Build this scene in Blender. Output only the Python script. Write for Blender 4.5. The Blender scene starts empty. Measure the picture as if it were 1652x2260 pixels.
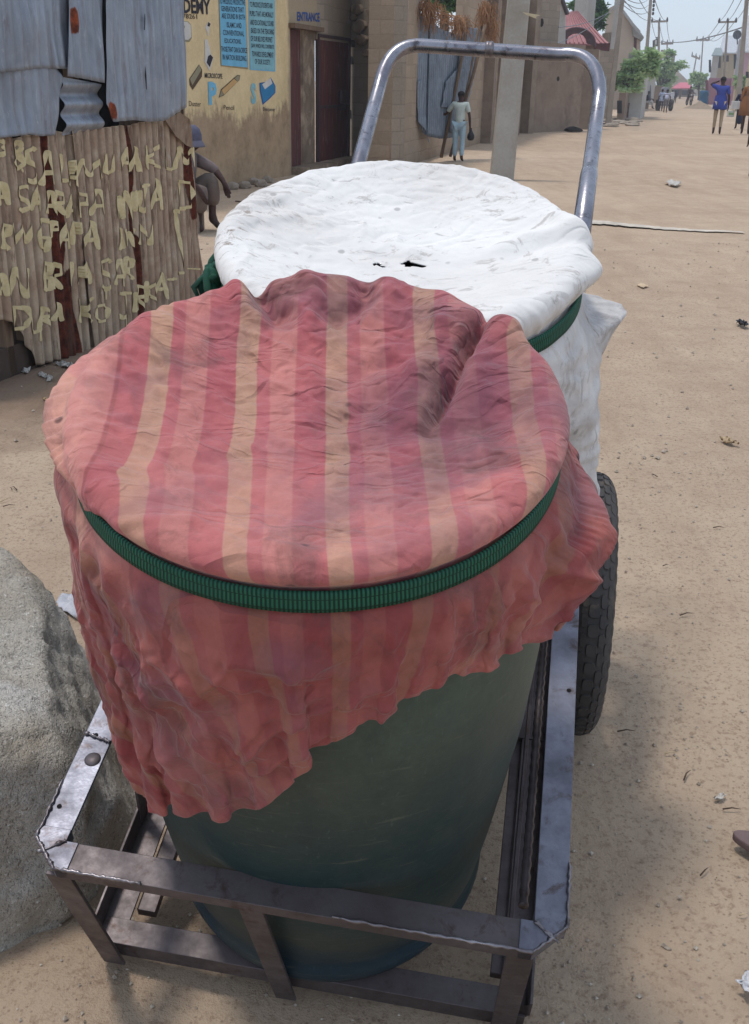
import bpy, bmesh, math, random
import numpy as np
from mathutils import Vector, Matrix
random.seed(7); np.random.seed(7)
rad = math.radians

# ------------------------------------------------------------------ camera, world, sun
S = bpy.context.scene
COL = S.collection
FPX, HZ, CAMH, ROLL = 2303.0, 180.0, 1.47, rad(1.2)
PIT = math.atan((1130 - HZ) / FPX)
CF = np.array([0, math.cos(PIT), -math.sin(PIT)])
_u = np.array([0, math.sin(PIT), math.cos(PIT)]); _r = np.array([1.0, 0, 0])
CR = _r * math.cos(ROLL) + _u * math.sin(ROLL); CU = _u * math.cos(ROLL) - _r * math.sin(ROLL)
CAM = np.array([0, 0, CAMH])
cd = bpy.data.cameras.new('camera'); cam = bpy.data.objects.new('camera', cd); COL.objects.link(cam)
cd.sensor_fit = 'VERTICAL'; cd.sensor_height = 24; cd.lens = 24 * FPX / 2260
cd.clip_start = 0.05; cd.clip_end = 3000
cam.matrix_world = Matrix(((CR[0], CU[0], -CF[0], CAM[0]), (CR[1], CU[1], -CF[1], CAM[1]), (CR[2], CU[2], -CF[2], CAM[2]), (0, 0, 0, 1)))
S.camera = cam

SUN_EL, SUN_AZ = 75, -78          # azimuth clockwise from +Y (camera heading)
W = bpy.data.worlds.new('World'); S.world = W; W.use_nodes = True
nt = W.node_tree; nt.nodes.clear()
sky = nt.nodes.new('ShaderNodeTexSky'); sky.sky_type = 'NISHITA'; sky.sun_disc = False
sky.sun_elevation = rad(SUN_EL); sky.sun_rotation = rad(SUN_AZ)
sky.dust_density = 1.5; sky.air_density = 1.0; sky.ozone_density = 1.0
bg = nt.nodes.new('ShaderNodeBackground'); bg.inputs[1].default_value = 0.125
hs = nt.nodes.new('ShaderNodeMix'); hs.data_type = 'RGBA'; hs.inputs[0].default_value = .62      # thin high haze: the clear sky is half veiled
hs.inputs[7].default_value = (6.5, 7.5, 8.9, 1)
wo = nt.nodes.new('ShaderNodeOutputWorld')
nt.links.new(sky.outputs[0], hs.inputs[6]); nt.links.new(hs.outputs[2], bg.inputs[0]); nt.links.new(bg.outputs[0], wo.inputs[0])
sl = bpy.data.lights.new('sun', 'SUN'); sl.energy = 1.7; sl.angle = rad(8); sl.color = (1, .95, .88)
so = bpy.data.objects.new('sun', sl); COL.objects.link(so)
sd = Vector((math.sin(rad(SUN_AZ)) * math.cos(rad(SUN_EL)), math.cos(rad(SUN_AZ)) * math.cos(rad(SUN_EL)), math.sin(rad(SUN_EL))))
so.rotation_euler = sd.to_track_quat('Z', 'Y').to_euler(); so.location = (0, 0, 30)
S.view_settings.view_transform = 'Standard'; S.view_settings.look = 'None'; S.view_settings.gamma = 1
S.view_settings.exposure = 0.15

# ------------------------------------------------------------------ survey of the place: rays of the photograph meet the ground / a wall
def ray(px, py): return CF + CR * ((px - 826) / FPX) + CU * ((1130 - py) / FPX)
def G(px, py, z=0.0):
    r = ray(px, py); return CAM + r * ((z - CAMH) / r[2])
def AT(px, py, y):
    r = ray(px, py); return CAM + r * (y / r[1])
def ZAT(b, py):                     # height of picture row py above base point b
    lo, hi = -2.0, 60.0
    for _ in range(50):
        m = (lo + hi) / 2; d = np.array([b[0], b[1], m]) - CAM
        y = 1130 - FPX * (d @ CU) / (d @ CF)
        if y > py: lo = m
        else: hi = m
    return lo
class Plane:                        # a vertical wall plane through two ground points
    def __init__(s, A, B):
        s.A = np.array([A[0], A[1], 0.0]); d = np.array([B[0] - A[0], B[1] - A[1], 0.0]); s.L = float(np.linalg.norm(d)); s.d = d / s.L
        s.n = np.array([s.d[1], -s.d[0], 0.0])
        if s.n @ (CAM - s.A) < 0: s.n = -s.n
    def hit(s, px, py):             # -> (along, z)
        r = ray(px, py); t = ((s.A - CAM) @ s.n) / (r @ s.n); P = CAM + r * t
        return float((P - s.A) @ s.d), float(P[2])
    def pt(s, a, z, off=0.0): return s.A + s.d * a + np.array([0, 0, z]) + s.n * off

# ------------------------------------------------------------------ object helpers
def tag(o, label=None, cat=None, group=None, kind=None):
    if label: o['label'] = label
    if cat: o['category'] = cat
    if group: o['group'] = group
    if kind: o['kind'] = kind
    return o
def wloc(o):
    v = Vector((0, 0, 0))
    while o is not None: v = v + o.location; o = o.parent
    return v
def thing(name, label, cat, loc, group=None):
    o = bpy.data.objects.new(name, None); COL.objects.link(o); o.location = Vector(loc); o.empty_display_size = .1
    return tag(o, label, cat, group)
def mobj(name, verts, faces, m, parent=None, smooth=False, loc=None, uvs=None, mats=None, fm=None):
    """verts in WORLD coordinates; stored relative to the object's own origin"""
    me = bpy.data.meshes.new(name)
    o = bpy.data.objects.new(name, me); COL.objects.link(o)
    if parent is not None: o.parent = parent; base = wloc(parent); 
    else: base = Vector(loc) if loc is not None else Vector((0, 0, 0)); o.location = base
    V = np.asarray(verts, float).reshape(-1, 3) - np.array(base)
    me.from_pydata(V.tolist(), [], faces)
    for mm in (mats or [m]): me.materials.append(mm)
    if fm is not None:
        me.polygons.foreach_set('material_index', fm)
    if smooth: me.polygons.foreach_set('use_smooth', [True] * len(me.polygons))
    if uvs is not None:
        ul = me.uv_layers.new(name='UVMap'); U = np.asarray(uvs)
        li = np.zeros(len(me.loops), int); me.loops.foreach_get('vertex_index', li)
        ul.data.foreach_set('uv', U[li].ravel())
    me.update()
    return o
class MB:
    def __init__(s): s.v = []; s.f = []
    def add(s, V, F):
        k = len(s.v); s.v += [tuple(map(float, p)) for p in V]; s.f += [tuple(i + k for i in f) for f in F]; return s
    def box(s, c, size, ax=None):    # ax: 3 orthonormal axes
        ax = ax or [np.array([1, 0, 0]), np.array([0, 1, 0]), np.array([0, 0, 1])]
        c = np.array(c, float); h = [np.array(a, float) * (d / 2) for a, d in zip(ax, size)]
        V = [c + h[0] * i + h[1] * j + h[2] * k for i in (-1, 1) for j in (-1, 1) for k in (-1, 1)]
        return s.add(V, [(0, 1, 3, 2), (4, 6, 7, 5), (0, 4, 5, 1), (2, 3, 7, 6), (0, 2, 6, 4), (1, 5, 7, 3)])
    def prism(s, poly, d):           # polygon (3d points) extruded by vector d
        n = len(poly); P = [np.array(p, float) for p in poly]; d = np.array(d, float)
        return s.add(P + [p + d for p in P], [tuple(range(n - 1, -1, -1)), tuple(range(n, 2 * n))] + [(i, (i + 1) % n, n + (i + 1) % n, n + i) for i in range(n)])
    def tube(s, pts, r, n=10, cap=True):
        P = [np.array(p, float) for p in pts]; rr = r if hasattr(r, '__len__') else [r] * len(P)
        T = []
        for i in range(len(P)):
            t = (P[min(i + 1, len(P) - 1)] - P[max(i - 1, 0)]); T.append(t / (np.linalg.norm(t) + 1e-12))
        a = np.array([0, 0, 1.0]) if abs(T[0][2]) < .9 else np.array([1.0, 0, 0])
        x = np.cross(T[0], a); x /= np.linalg.norm(x); V = []
        for i, p in enumerate(P):
            x = x - T[i] * (x @ T[i]); x /= np.linalg.norm(x); y = np.cross(T[i], x)
            for k in range(n):
                an = 2 * math.pi * k / n; V.append(p + (x * math.cos(an) + y * math.sin(an)) * rr[i])
        F = [(i * n + k, i * n + (k + 1) % n, (i + 1) * n + (k + 1) % n, (i + 1) * n + k) for i in range(len(P) - 1) for k in range(n)]
        if cap: F += [tuple(range(n - 1, -1, -1)), tuple(range((len(P) - 1) * n, len(P) * n))]
        return s.add(V, F)
    def lathe(s, prof, fr, n=48):    # prof (r, h) ; fr(x, y, h) -> world
        V = []
        for r, h in prof:
            for k in range(n): a = 2 * math.pi * k / n; V.append(fr(r * math.cos(a), r * math.sin(a), h))
        F = [(i * n + k, i * n + (k + 1) % n, (i + 1) * n + (k + 1) % n, (i + 1) * n + k) for i in range(len(prof) - 1) for k in range(n)]
        return s.add(V, F)
    def build(s, name, m, parent=None, smooth=False, loc=None, bevel=0):
        o = mobj(name, s.v, s.f, m, parent, smooth, loc)
        if bevel:
            b = o.modifiers.new('bevel', 'BEVEL'); b.width = bevel; b.segments = 2; b.limit_method = 'ANGLE'
        return o
def copy_tree(o, parent=None):
    c = o.copy(); COL.objects.link(c); c.parent = parent
    for ch in [k for k in bpy.data.objects if k.parent == o]: copy_tree(ch, c)
    return c

# ------------------------------------------------------------------ materials
def lin(c):
    return tuple((x / 12.92 if x <= .04045 else ((x + .055) / 1.055) ** 2.4) for x in [v / 255 for v in c]) + (1,)
class NT:
    def crease(s, scale, rot, stretch=(1, 2.2, 1), width=.045):      # thin sharp crease lines: the zero set of a noise
        f = s.noise(s.co(scale=stretch, rot=(0, 0, rot), loc=(scale, rot, 1)), scale, 2, .5, .9)
        ln = s.math('SUBTRACT', 1.0, s.step(s.math('ABSOLUTE', s.math('SUBTRACT', f, .5)), 0.0, width))
        return s.math('MULTIPLY', ln, s.step(s.noise(s.co(loc=(rot, scale, 3)), scale * .45, 2), .46, .6))
    def __init__(s, name, rough=.8, metal=0.0, spec=.3):
        s.m = bpy.data.materials.new(name); s.m.use_nodes = True; s.t = s.m.node_tree; s.b = s.t.nodes['Principled BSDF']
        s.b.inputs['Roughness'].default_value = rough; s.b.inputs['Metallic'].default_value = metal; s.b.inputs['Specular IOR Level'].default_value = spec
        s.out = s.t.nodes['Material Output']
    def n(s, typ, **kw):
        x = s.t.nodes.new(typ)
        for k, v in kw.items():
            if k in x.inputs: x.inputs[k].default_value = v
            else: setattr(x, k, v)
        return x
    def l(s, a, b): s.t.links.new(a, b)
    def co(s, scale=(1, 1, 1), kind='Object', rot=(0, 0, 0), loc=(0, 0, 0)):
        tc = s.n('ShaderNodeTexCoord'); mp = s.n('ShaderNodeMapping'); mp.inputs['Scale'].default_value = scale; mp.inputs['Rotation'].default_value = rot; mp.inputs['Location'].default_value = loc
        s.l(tc.outputs[kind], mp.inputs[0]); return mp.outputs[0]
    def noise(s, vec, scale, detail=4, rough=.6, dist=0.0):
        x = s.n('ShaderNodeTexNoise', Scale=scale, Detail=detail, Roughness=rough, Distortion=dist); s.l(vec, x.inputs['Vector']); return x.outputs['Fac']
    def ramp(s, fac, stops, interp='LINEAR'):
        r = s.n('ShaderNodeValToRGB'); r.color_ramp.interpolation = interp; e = r.color_ramp.elements
        while len(e) > 1: e.remove(e[-1])
        for i, (p, c) in enumerate(stops):
            el = e[0] if i == 0 else e.new(p); el.position = p; el.color = c if len(c) == 4 else tuple(c) + (1,)
        s.l(fac, r.inputs[0]); return r.outputs[0]
    def step(s, fac, a, b):          # 0..1 mask between a and b
        m = s.n('ShaderNodeMapRange'); m.inputs[1].default_value = a; m.inputs[2].default_value = b; s.l(fac, m.inputs[0]); return m.outputs[0]
    def mix(s, f, a, b, mode='MIX'):
        m = s.n('ShaderNodeMix', data_type='RGBA', blend_type=mode)
        for i, v in ((0, f), (6, a), (7, b)):
            if isinstance(v, (int, float)): m.inputs[i].default_value = v
            elif isinstance(v, tuple): m.inputs[i].default_value = v
            else: s.l(v, m.inputs[i])
        return m.outputs[2]
    def math(s, op, a, b=None):
        m = s.n('ShaderNodeMath', operation=op)
        for i, v in ((0, a), (1, b)):
            if v is None: continue
            if isinstance(v, (int, float)): m.inputs[i].default_value = v
            else: s.l(v, m.inputs[i])
        return m.outputs[0]
    def color(s, c):
        if isinstance(c, tuple): s.b.inputs['Base Color'].default_value = c
        else: s.l(c, s.b.inputs['Base Color'])
        return s
    def bump(s, h, strength=.3, dist=.01, prev=None):
        b = s.n('ShaderNodeBump'); b.inputs['Strength'].default_value = strength; b.inputs['Distance'].default_value = dist; s.l(h, b.inputs['Height'])
        if prev is not None: s.l(prev, b.inputs['Normal'])
        s.l(b.outputs[0], s.b.inputs['Normal']); return b.outputs[0]
def mottle(name, c1, c2, scale=6, rough=.85, bump=.3, bd=.01, fine=40, stretch=(1, 1, 1), c3=None, metal=0, spec=.3, s3=2.0, t3=(.5, .7)):
    n = NT(name, rough, metal, spec); v = n.co(stretch)
    a = n.noise(v, scale, 6, .65); col = n.mix(n.step(a, .35, .68), lin(c1), lin(c2))
    if c3 is not None: col = n.mix(n.step(n.noise(v, s3, 5, .6, .4), *t3), col, lin(c3))
    f = n.noise(v, fine, 5, .7); col = n.mix(.22, col, n.ramp(f, [(.3, (.25, .25, .25)), (.7, (1, 1, 1))]), 'MULTIPLY')
    n.color(col)
    if bump: n.bump(f, bump, bd)
    return n.m

def mat_ground():
    n = NT('sandy_ground', .95, 0, .1); v = n.co()
    big = n.noise(v, .35, 5, .6); mid = n.noise(v, 3.0, 6, .65); fine = n.noise(v, 55, 6, .75); gr = n.noise(v, 220, 3, .7)
    rut = n.noise(n.co(scale=(2.2, .35, 1), rot=(0, 0, -.27)), 1.3, 5, .6, .3)
    c = n.mix(n.step(mid, .3, .7), lin((169, 147, 126)), lin((187, 166, 143)))
    c = n.mix(n.step(big, .45, .75), c, lin((195, 173, 149)))
    c = n.mix(n.step(n.noise(v, 9, 5, .7), .58, .72), c, lin((160, 139, 121)))
    c = n.mix(n.math('MULTIPLY', n.step(fine, .52, .64), .6), c, lin((128, 104, 86)))
    c = n.mix(n.math('MULTIPLY', n.step(gr, .66, .74), .65), c, lin((222, 208, 190)))
    vo = n.n('ShaderNodeTexVoronoi', Scale=70.0, feature='F1'); n.l(v, vo.inputs['Vector'])
    c = n.mix(n.math('MULTIPLY', n.math('SUBTRACT', 1.0, n.step(vo.outputs['Distance'], .12, .24)), .6), c, lin((120, 102, 88)))
    # dirt-dark earth near the shack
    sp = n.n('ShaderNodeSeparateXYZ'); n.l(n.co(loc=(1.75, -4.9, 0)), sp.inputs[0])
    d = n.n('ShaderNodeVectorMath', operation='LENGTH'); n.l(n.co(loc=(2.1, -4.25, 0), scale=(1, .8, 1)), d.inputs[0])
    dd = n.math('ADD', d.outputs['Value'], n.math('MULTIPLY', mid, .9))
    c = n.mix(n.math('MULTIPLY', n.math('SUBTRACT', 1.0, n.step(dd, .95, 1.65)), .8), c, lin((108, 88, 74)))
    c = n.mix(n.math('MULTIPLY', n.step(rut, .5, .64), .35), c, lin((158, 135, 114)))
    n.color(c)
    b0 = n.bump(rut, .5, .06); b1 = n.bump(mid, .35, .05, b0); b2 = n.bump(fine, .55, .012, b1); n.bump(gr, .5, .004, b2)
    return n.m

STR = [(0.0, 'p'), (.10, 'r'), (.32, 'l'), (.50, 'r'), (.66, 't'), (.92, 'r')]
def mat_stripe():
    n = NT('faded_striped_cotton', .92, 0, .12)
    uv = n.n('ShaderNodeTexCoord').outputs['UV']; sp = n.n('ShaderNodeSeparateXYZ'); n.l(uv, sp.inputs[0])
    ob = n.co(); wob = n.noise(ob, 60, 3)
    x = n.math('ADD', sp.outputs[0], n.math('MULTIPLY', n.math('SUBTRACT', wob, .5), .02))
    fr = n.math('FRACT', n.math('ADD', x, 0.0))
    red, tan_, lt, dk = lin((174, 98, 101)), lin((178, 138, 116)), lin((184, 118, 112)), lin((170, 92, 96))
    c = n.ramp(fr, [(0.0, red), (.12, red), (.14, lt), (.40, lt), (.42, dk), (.735, dk), (.75, tan_), (.975, tan_), (.99, red)], 'LINEAR')
    # sun-faded left edge and the seam
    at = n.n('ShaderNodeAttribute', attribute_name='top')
    fade = n.math('MULTIPLY', n.math('SUBTRACT', 1.0, n.step(n.math('ADD', sp.outputs[0], n.math('MULTIPLY', wob, .2)), -1.75, -1.55)), at.outputs['Fac']); c = n.mix(n.math('MULTIPLY', fade, .6), c, lin((206, 148, 134)))
    for s0 in (-1.56, -2.25): c = n.mix(n.math('MULTIPLY', n.math('SUBTRACT', 1.0, n.step(n.math('ABSOLUTE', n.math('ADD', sp.outputs[0], -s0)), .012, .03)), .55), c, lin((132, 74, 72)))
    hangm = n.math('SUBTRACT', 1.0, at.outputs['Fac']); c = n.mix(hangm, c, (.56, .38, .37, 1), 'MULTIPLY')  # shade on the hanging sides, multiplied into the cloth colour
    worn = n.noise(n.co(loc=(2, 2, 2)), 2.6, 6, .65, .8); c = n.mix(n.math('MULTIPLY', n.step(worn, .42, .62), .30), c, lin((196, 128, 118)))
    # big purple-grey stains, dust, small dark specks
    st = n.noise(ob, 4.2, 4, .6, .6); c = n.mix(n.math('MULTIPLY', n.step(st, .48, .64), .6), c, lin((122, 84, 96)))
    dv = n.n('ShaderNodeVectorMath', operation='LENGTH'); mp = n.n('ShaderNodeMapping'); mp.inputs['Location'].default_value = (-1.30, -.02, 0); mp.inputs['Scale'].default_value = (.60, 5.6, 1); n.l(uv, mp.inputs[0]); n.l(mp.outputs[0], dv.inputs[0])
    blot = n.math('SUBTRACT', 1.0, n.step(n.math('ADD', dv.outputs['Value'], n.math('MULTIPLY', n.noise(ob, 7, 5, .65, .5), 1.3)), .95, 1.75)); c = n.mix(n.math('MULTIPLY', blot, .75), c, lin((112, 70, 84)))
    st2 = n.noise(n.co(loc=(3, 1, 2)), 7, 6, .7, .8); c = n.mix(n.math('MULTIPLY', n.step(st2, .53, .66), .6), c, lin((104, 74, 72)))
    st3 = n.noise(n.co(loc=(7, 4, 5)), 3, 5, .6, .3); c = n.mix(n.math('MULTIPLY', n.step(st3, .45, .7), .28), c, lin((222, 148, 136)))
    f = n.noise(ob, 26, 6, .75); c = n.mix(.35, c, n.ramp(f, [(.3, (.45, .4, .42)), (.65, (1.08, 1.05, 1.0))]), 'MULTIPLY')
    vo = n.n('ShaderNodeTexVoronoi', Scale=17.0); n.l(ob, vo.inputs['Vector'])
    vm = n.math('MULTIPLY', n.math('SUBTRACT', 1.0, n.step(vo.outputs['Distance'], .07, .12)), n.step(n.noise(n.co(loc=(1, 9, 1)), 5, 2), .54, .6))
    c = n.mix(n.math('MULTIPLY', vm, .75), c, lin((70, 50, 52)))
    n.color(c)
    w = n.noise(n.co(scale=(1, 2.2, 1), rot=(0, 0, .5)), 9, 5, .6, 1.2); w2 = n.noise(ob, 34, 4, .6, .6)
    mv = n.n('ShaderNodeTexWave', Scale=90.0, Distortion=1.0); n.l(uv, mv.inputs['Vector'])
    b = n.bump(w, .3, .010); b = n.bump(w2, .30, .005, b); b = n.bump(n.crease(3.6, .5, width=.06), .9, .0056, b); b = n.bump(n.crease(6.5, -.6, width=.06), .85, -.0040, b); b = n.bump(n.crease(12, .2, width=.07), .7, .0022, b); n.bump(n.noise(ob, 700, 2, .5), .25, .0012, b)
    n.b.inputs['Sheen Weight'].default_value = .15
    return n.m
def mat_white():
    n = NT('white_cotton_sheet', .9, 0, .15); ob = n.co()
    c = n.mix(n.step(n.noise(ob, 3, 5, .6, .4), .4, .75), lin((226, 223, 219)), lin((206, 202, 198)))
    uv = n.n('ShaderNodeTexCoord').outputs['UV']; sp = n.n('ShaderNodeSeparateXYZ'); n.l(uv, sp.inputs[0])
    # muddy smears at the left edge and on the far right flap
    sm = n.step(n.noise(n.co(scale=(1.6, 3.5, 1), rot=(0, 0, -.5)), 9, 7, .75, 1.6), .55, .62)
    zl = n.math('SUBTRACT', 1.0, n.step(sp.outputs[0], -.29, -.16)); zr = n.step(sp.outputs[0], .40, .46)
    zr = n.math('MULTIPLY', zr, n.step(sp.outputs[1], -.06, .06))
    zz = n.math('ADD', n.math('MULTIPLY', zl, .85), n.math('MULTIPLY', zr, .9))
    c = n.mix(n.math('MULTIPLY', sm, zz), c, lin((128, 112, 100)))
    c = n.mix(n.math('MULTIPLY', n.step(n.noise(n.co(loc=(6, 1, 3), scale=(1, 2, 1)), 13, 7, .8, 1.0), .56, .62), .5), c, lin((140, 132, 126)))
    c = n.mix(n.math('MULTIPLY', n.step(n.noise(n.co(loc=(1, 6, 3)), 2.5, 5, .6), .45, .7), .3), c, lin((196, 188, 180)))
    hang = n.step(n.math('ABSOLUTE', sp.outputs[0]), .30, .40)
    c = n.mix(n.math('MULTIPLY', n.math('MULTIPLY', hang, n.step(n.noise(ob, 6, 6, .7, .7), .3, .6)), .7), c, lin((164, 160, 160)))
    vo = n.n('ShaderNodeTexVoronoi', Scale=11.0); n.l(n.co(loc=(.3, .1, .2)), vo.inputs['Vector'])
    c = n.mix(n.math('MULTIPLY', n.math('SUBTRACT', 1.0, n.step(n.math('ADD', vo.outputs['Distance'], n.math('MULTIPLY', n.noise(ob, 40, 3), .08)), .10, .13)), .5), c, lin((120, 116, 116)))
    n.color(c)
    w = n.noise(n.co(scale=(1, 1.8, 1), rot=(0, 0, .3)), 7, 5, .55, 1.0)
    b = n.bump(w, .12, .01); b = n.bump(n.crease(3, .5, width=.06), .7, .004, b); b = n.bump(n.crease(6, -.5, width=.06), .6, -.0024, b); b = n.bump(n.crease(13, .3, width=.07), .5, .0012, b); b = n.bump(n.noise(ob, 30, 4, .6, .5), .2, .004, b); n.bump(n.noise(ob, 600, 2, .5), .3, .0012, b)
    n.b.inputs['Transmission Weight'].default_value = 0
    return n.m
def mat_strap():
    n = NT('green_ribbed_webbing', .7, 0, .3)
    uv = n.n('ShaderNodeTexCoord').outputs['UV']; sp = n.n('ShaderNodeSeparateXYZ'); n.l(uv, sp.inputs[0])
    fr = n.math('FRACT', n.math('MULTIPLY', sp.outputs[0], 400.0)); tri = n.math('ABSOLUTE', n.math('SUBTRACT', fr, .5))
    c = n.mix(n.step(tri, .16, .34), lin((36, 104, 80)), lin((12, 44, 36)))
    seam = n.math('ABSOLUTE', n.math('SUBTRACT', n.math('FRACT', n.math('MULTIPLY', sp.outputs[1], 2.0)), .3))
    c = n.mix(n.math('SUBTRACT', 1.0, n.step(seam, .03, .08)), c, lin((12, 48, 38)))
    c = n.mix(n.math('MULTIPLY', n.step(n.noise(n.co(), 9, 4), .45, .65), .35), c, lin((30, 70, 60)))
    n.color(c); n.bump(tri, .8, .002); return n.m
def mat_drum():
    n = NT('scuffed_blue_green_plastic', .52, 0, .35); v = n.co()
    sp = n.n('ShaderNodeSeparateXYZ'); n.l(v, sp.inputs[0])
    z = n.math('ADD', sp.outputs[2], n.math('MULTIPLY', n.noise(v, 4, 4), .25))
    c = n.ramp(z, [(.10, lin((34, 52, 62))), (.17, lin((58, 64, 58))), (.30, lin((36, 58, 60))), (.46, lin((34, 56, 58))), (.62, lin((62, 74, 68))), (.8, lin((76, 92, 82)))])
    c = n.mix(n.math('MULTIPLY', n.step(n.noise(v, 6, 6, .7, .6), .45, .7), .35), c, lin((80, 84, 74)))
    c = n.mix(n.math('MULTIPLY', n.step(n.noise(n.co(scale=(1, 1, .25)), 14, 5, .7), .5, .75), .4), c, lin((34, 50, 56)))
    s1 = n.noise(n.co(scale=(12, 12, 1.2), rot=(.7, .3, 0)), 16, 3, .6, .3); s2 = n.noise(n.co(scale=(1.4, 1.4, 16), rot=(.2, .15, .3)), 11, 3, .6, .3)
    c = n.mix(n.math('MULTIPLY', n.step(s1, .64, .70), .22), c, lin((104, 118, 112))); c = n.mix(n.math('MULTIPLY', n.step(s2, .62, .70), .4), c, lin((104, 106, 92)))
    c = n.mix(.4, c, n.ramp(n.noise(v, 55, 6, .8), [(.3, (.5, .5, .5)), (.7, (1.25, 1.25, 1.2))]), 'MULTIPLY')
    n.color(c); n.bump(n.noise(v, 30, 4, .7), .2, .004); return n.m
def mat_steel(name, c1, c2, c3, rough=.42, metal=.75):
    n = NT(name, rough, metal, .5); v = n.co()
    a = n.noise(v, 9, 6, .7); c = n.mix(n.step(a, .35, .65), lin(c1), lin(c2))
    c = n.mix(n.math('MULTIPLY', n.step(n.noise(v, 26, 6, .7, .4), .55, .68), .8), c, lin(c3))
    n.color(c); r = n.step(n.noise(v, 18, 5, .7), .2, .9)
    rr = n.math('ADD', n.math('MULTIPLY', r, .4), rough - .15); n.l(rr, n.b.inputs['Roughness'])
    n.bump(n.noise(v, 120, 4, .7), .2, .002); return n.m
def mat_granite():
    n = NT('coarse_grey_granite', .9, 0, .25); v = n.co()
    g = n.noise(v, 110, 3, .75); m = n.noise(v, 32, 5, .75); b = n.noise(v, 4, 5, .6)
    c = n.mix(n.step(b, .35, .65), lin((188, 181, 170)), lin((166, 154, 138)))
    c = n.mix(n.step(n.noise(v, 2.2, 5, .6, .5), .52, .7), c, lin((200, 196, 190)))
    c = n.mix(n.math('MULTIPLY', n.step(g, .56, .66), .6), c, lin((104, 98, 94)))
    c = n.mix(n.math('MULTIPLY', n.math('SUBTRACT', 1.0, n.step(m, .30, .40)), .5), c, lin((66, 62, 60)))
    c = n.mix(n.math('MULTIPLY', n.step(n.noise(n.co(loc=(3, 3, 3)), 90, 2), .64, .7), .7), c, lin((226, 222, 214)))
    n.color(c); x = n.bump(m, 1.0, .022); n.bump(g, .8, .006, x); return n.m
M = {}
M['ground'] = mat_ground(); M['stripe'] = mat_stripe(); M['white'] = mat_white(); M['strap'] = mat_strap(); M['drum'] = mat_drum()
M['steel'] = mat_steel('worn_bare_steel', (128, 130, 142), (98, 98, 108), (76, 62, 56), .42, .7)
M['steel_dark'] = mat_steel('dull_brown_steel', (104, 96, 98), (80, 72, 72), (70, 52, 44), .5, .55)
M['chrome'] = mat_steel('polished_steel_pipe', (156, 155, 162), (120, 118, 126), (64, 58, 60), .26, .9)
M['weld'] = mat_steel('weld_bead', (150, 146, 150), (100, 92, 94), (60, 50, 50), .35, .8)
M['granite'] = mat_granite()
M['rubber'] = mottle('tyre_rubber', (64, 62, 62), (84, 80, 78), 8, .8, .3, .002, 90, c3=(120, 106, 94), s3=7, t3=(.55, .7))
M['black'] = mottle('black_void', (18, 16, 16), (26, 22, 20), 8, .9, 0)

# ------------------------------------------------------------------ ground: one sheet to the horizon, finer near the camera
def ground_h(x, y):
    h = .010 * np.sin(x * 2.1 + 1.3 * np.sin(y * .9)) * np.cos(y * 1.7) + .006 * np.sin(x * 5.3 + y * 3.1) + .006 * np.sin(y * 6.7 - x * 2.2)
    far = np.clip((np.hypot(x, y) - 4) / 10, 0, 1)
    return h * (1 - .4 * far) - .006 * (1 - far) + .034 * np.exp(-((x + .52) / .22) ** 2 - ((y - 1.34) / .2) ** 2)
def axis_(vals):
    return np.array(vals)
xs = np.concatenate([-np.geomspace(1500, 9, 22), np.arange(-8, -3, .4), np.arange(-3, 4, .07), np.arange(4, 12, .4), np.geomspace(12.5, 1500, 22)])
ys = np.concatenate([-np.geomspace(400, 2, 14), np.arange(-1.5, .8, .3), np.arange(.8, 7, .07), np.arange(7, 20, .3), np.geomspace(20.5, 2500, 34)])
X, Y = np.meshgrid(xs, ys); Z = ground_h(X, Y)
Z = np.where((np.hypot(X, Y) > 60), 0, Z)
nx, ny = len(xs), len(ys)
GV = np.stack([X, Y, Z], -1).reshape(-1, 3)
GF = [(j * nx + i, j * nx + i + 1, (j + 1) * nx + i + 1, (j + 1) * nx + i) for j in range(ny - 1) for i in range(nx - 1)]
tag(mobj('ground', GV, GF, M['ground'], smooth=True), kind='structure')

# ------------------------------------------------------------------ the cart frame: local axes a (across), b (along, rising away), c (normal)
O_ = np.array([-0.0711, 1.5483, CAMH - 1.2927])
AU = np.array([0.98736463, -0.15017849, -0.05057179]); AV = np.array([0.15846157, 0.93368595, 0.32112377]); AN = np.array([-0.00100772, -0.32507993, 0.94568601])
def L(a, b, c): return O_ + AU * a + AV * b + AN * c
AX = [AU, AV, AN]
cart = thing('water_cart', 'two-wheeled bare steel cart, nose down on the sand, carrying both covered drums', 'cart', L(0, .9, -.1))
UL, UR, V0, V1, K, NB = -.380, .400, -.318, 1.45, .335, -.035
FL = .046
def bar_local(p, q, w, t, name, m, side=None):       # a flat/box bar between two local points
    P, Q = L(*p), L(*q); d = Q - P; Ln = np.linalg.norm(d); d = d / Ln
    up = side if side is not None else AN; s = np.cross(d, up); s /= np.linalg.norm(s); up = np.cross(s, d)
    return MB().box((P + Q) / 2, (Ln, w, t), [d, s, up]).build(name, m, cart, bevel=.0015)
def angle(name, m, prof_c, p, q, inw, h):            # L profile: top flange w, outer web h
    P, Q = L(*p), L(*q); d = Q - P
    iv = AU * inw[0] + AV * inw[1]; T = .005
    pr = [P, P + iv * FL, P + iv * FL - AN * T, P + iv * T - AN * T, P + iv * T - AN * h, P - AN * h]
    return MB().prism(pr, d).build(name, m, cart, bevel=.001)
c_ = .045
angle('top_rail', M['steel_dark'], 0, (UL + c_, V0, K), (UR - c_, V0, K), (0, 1), .022)
angle('top_rail', M['steel'], 0, (UL, V0 + c_, K), (UL, V1, K), (1, 0), .034)
angle('top_rail', M['steel'], 0, (UR, V0 + c_, K), (UR, V1, K), (-1, 0), .034)
angle('top_rail', M['steel_dark'], 0, (UL, V1, K), (UR, V1, K), (0, -1), .034)
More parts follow.
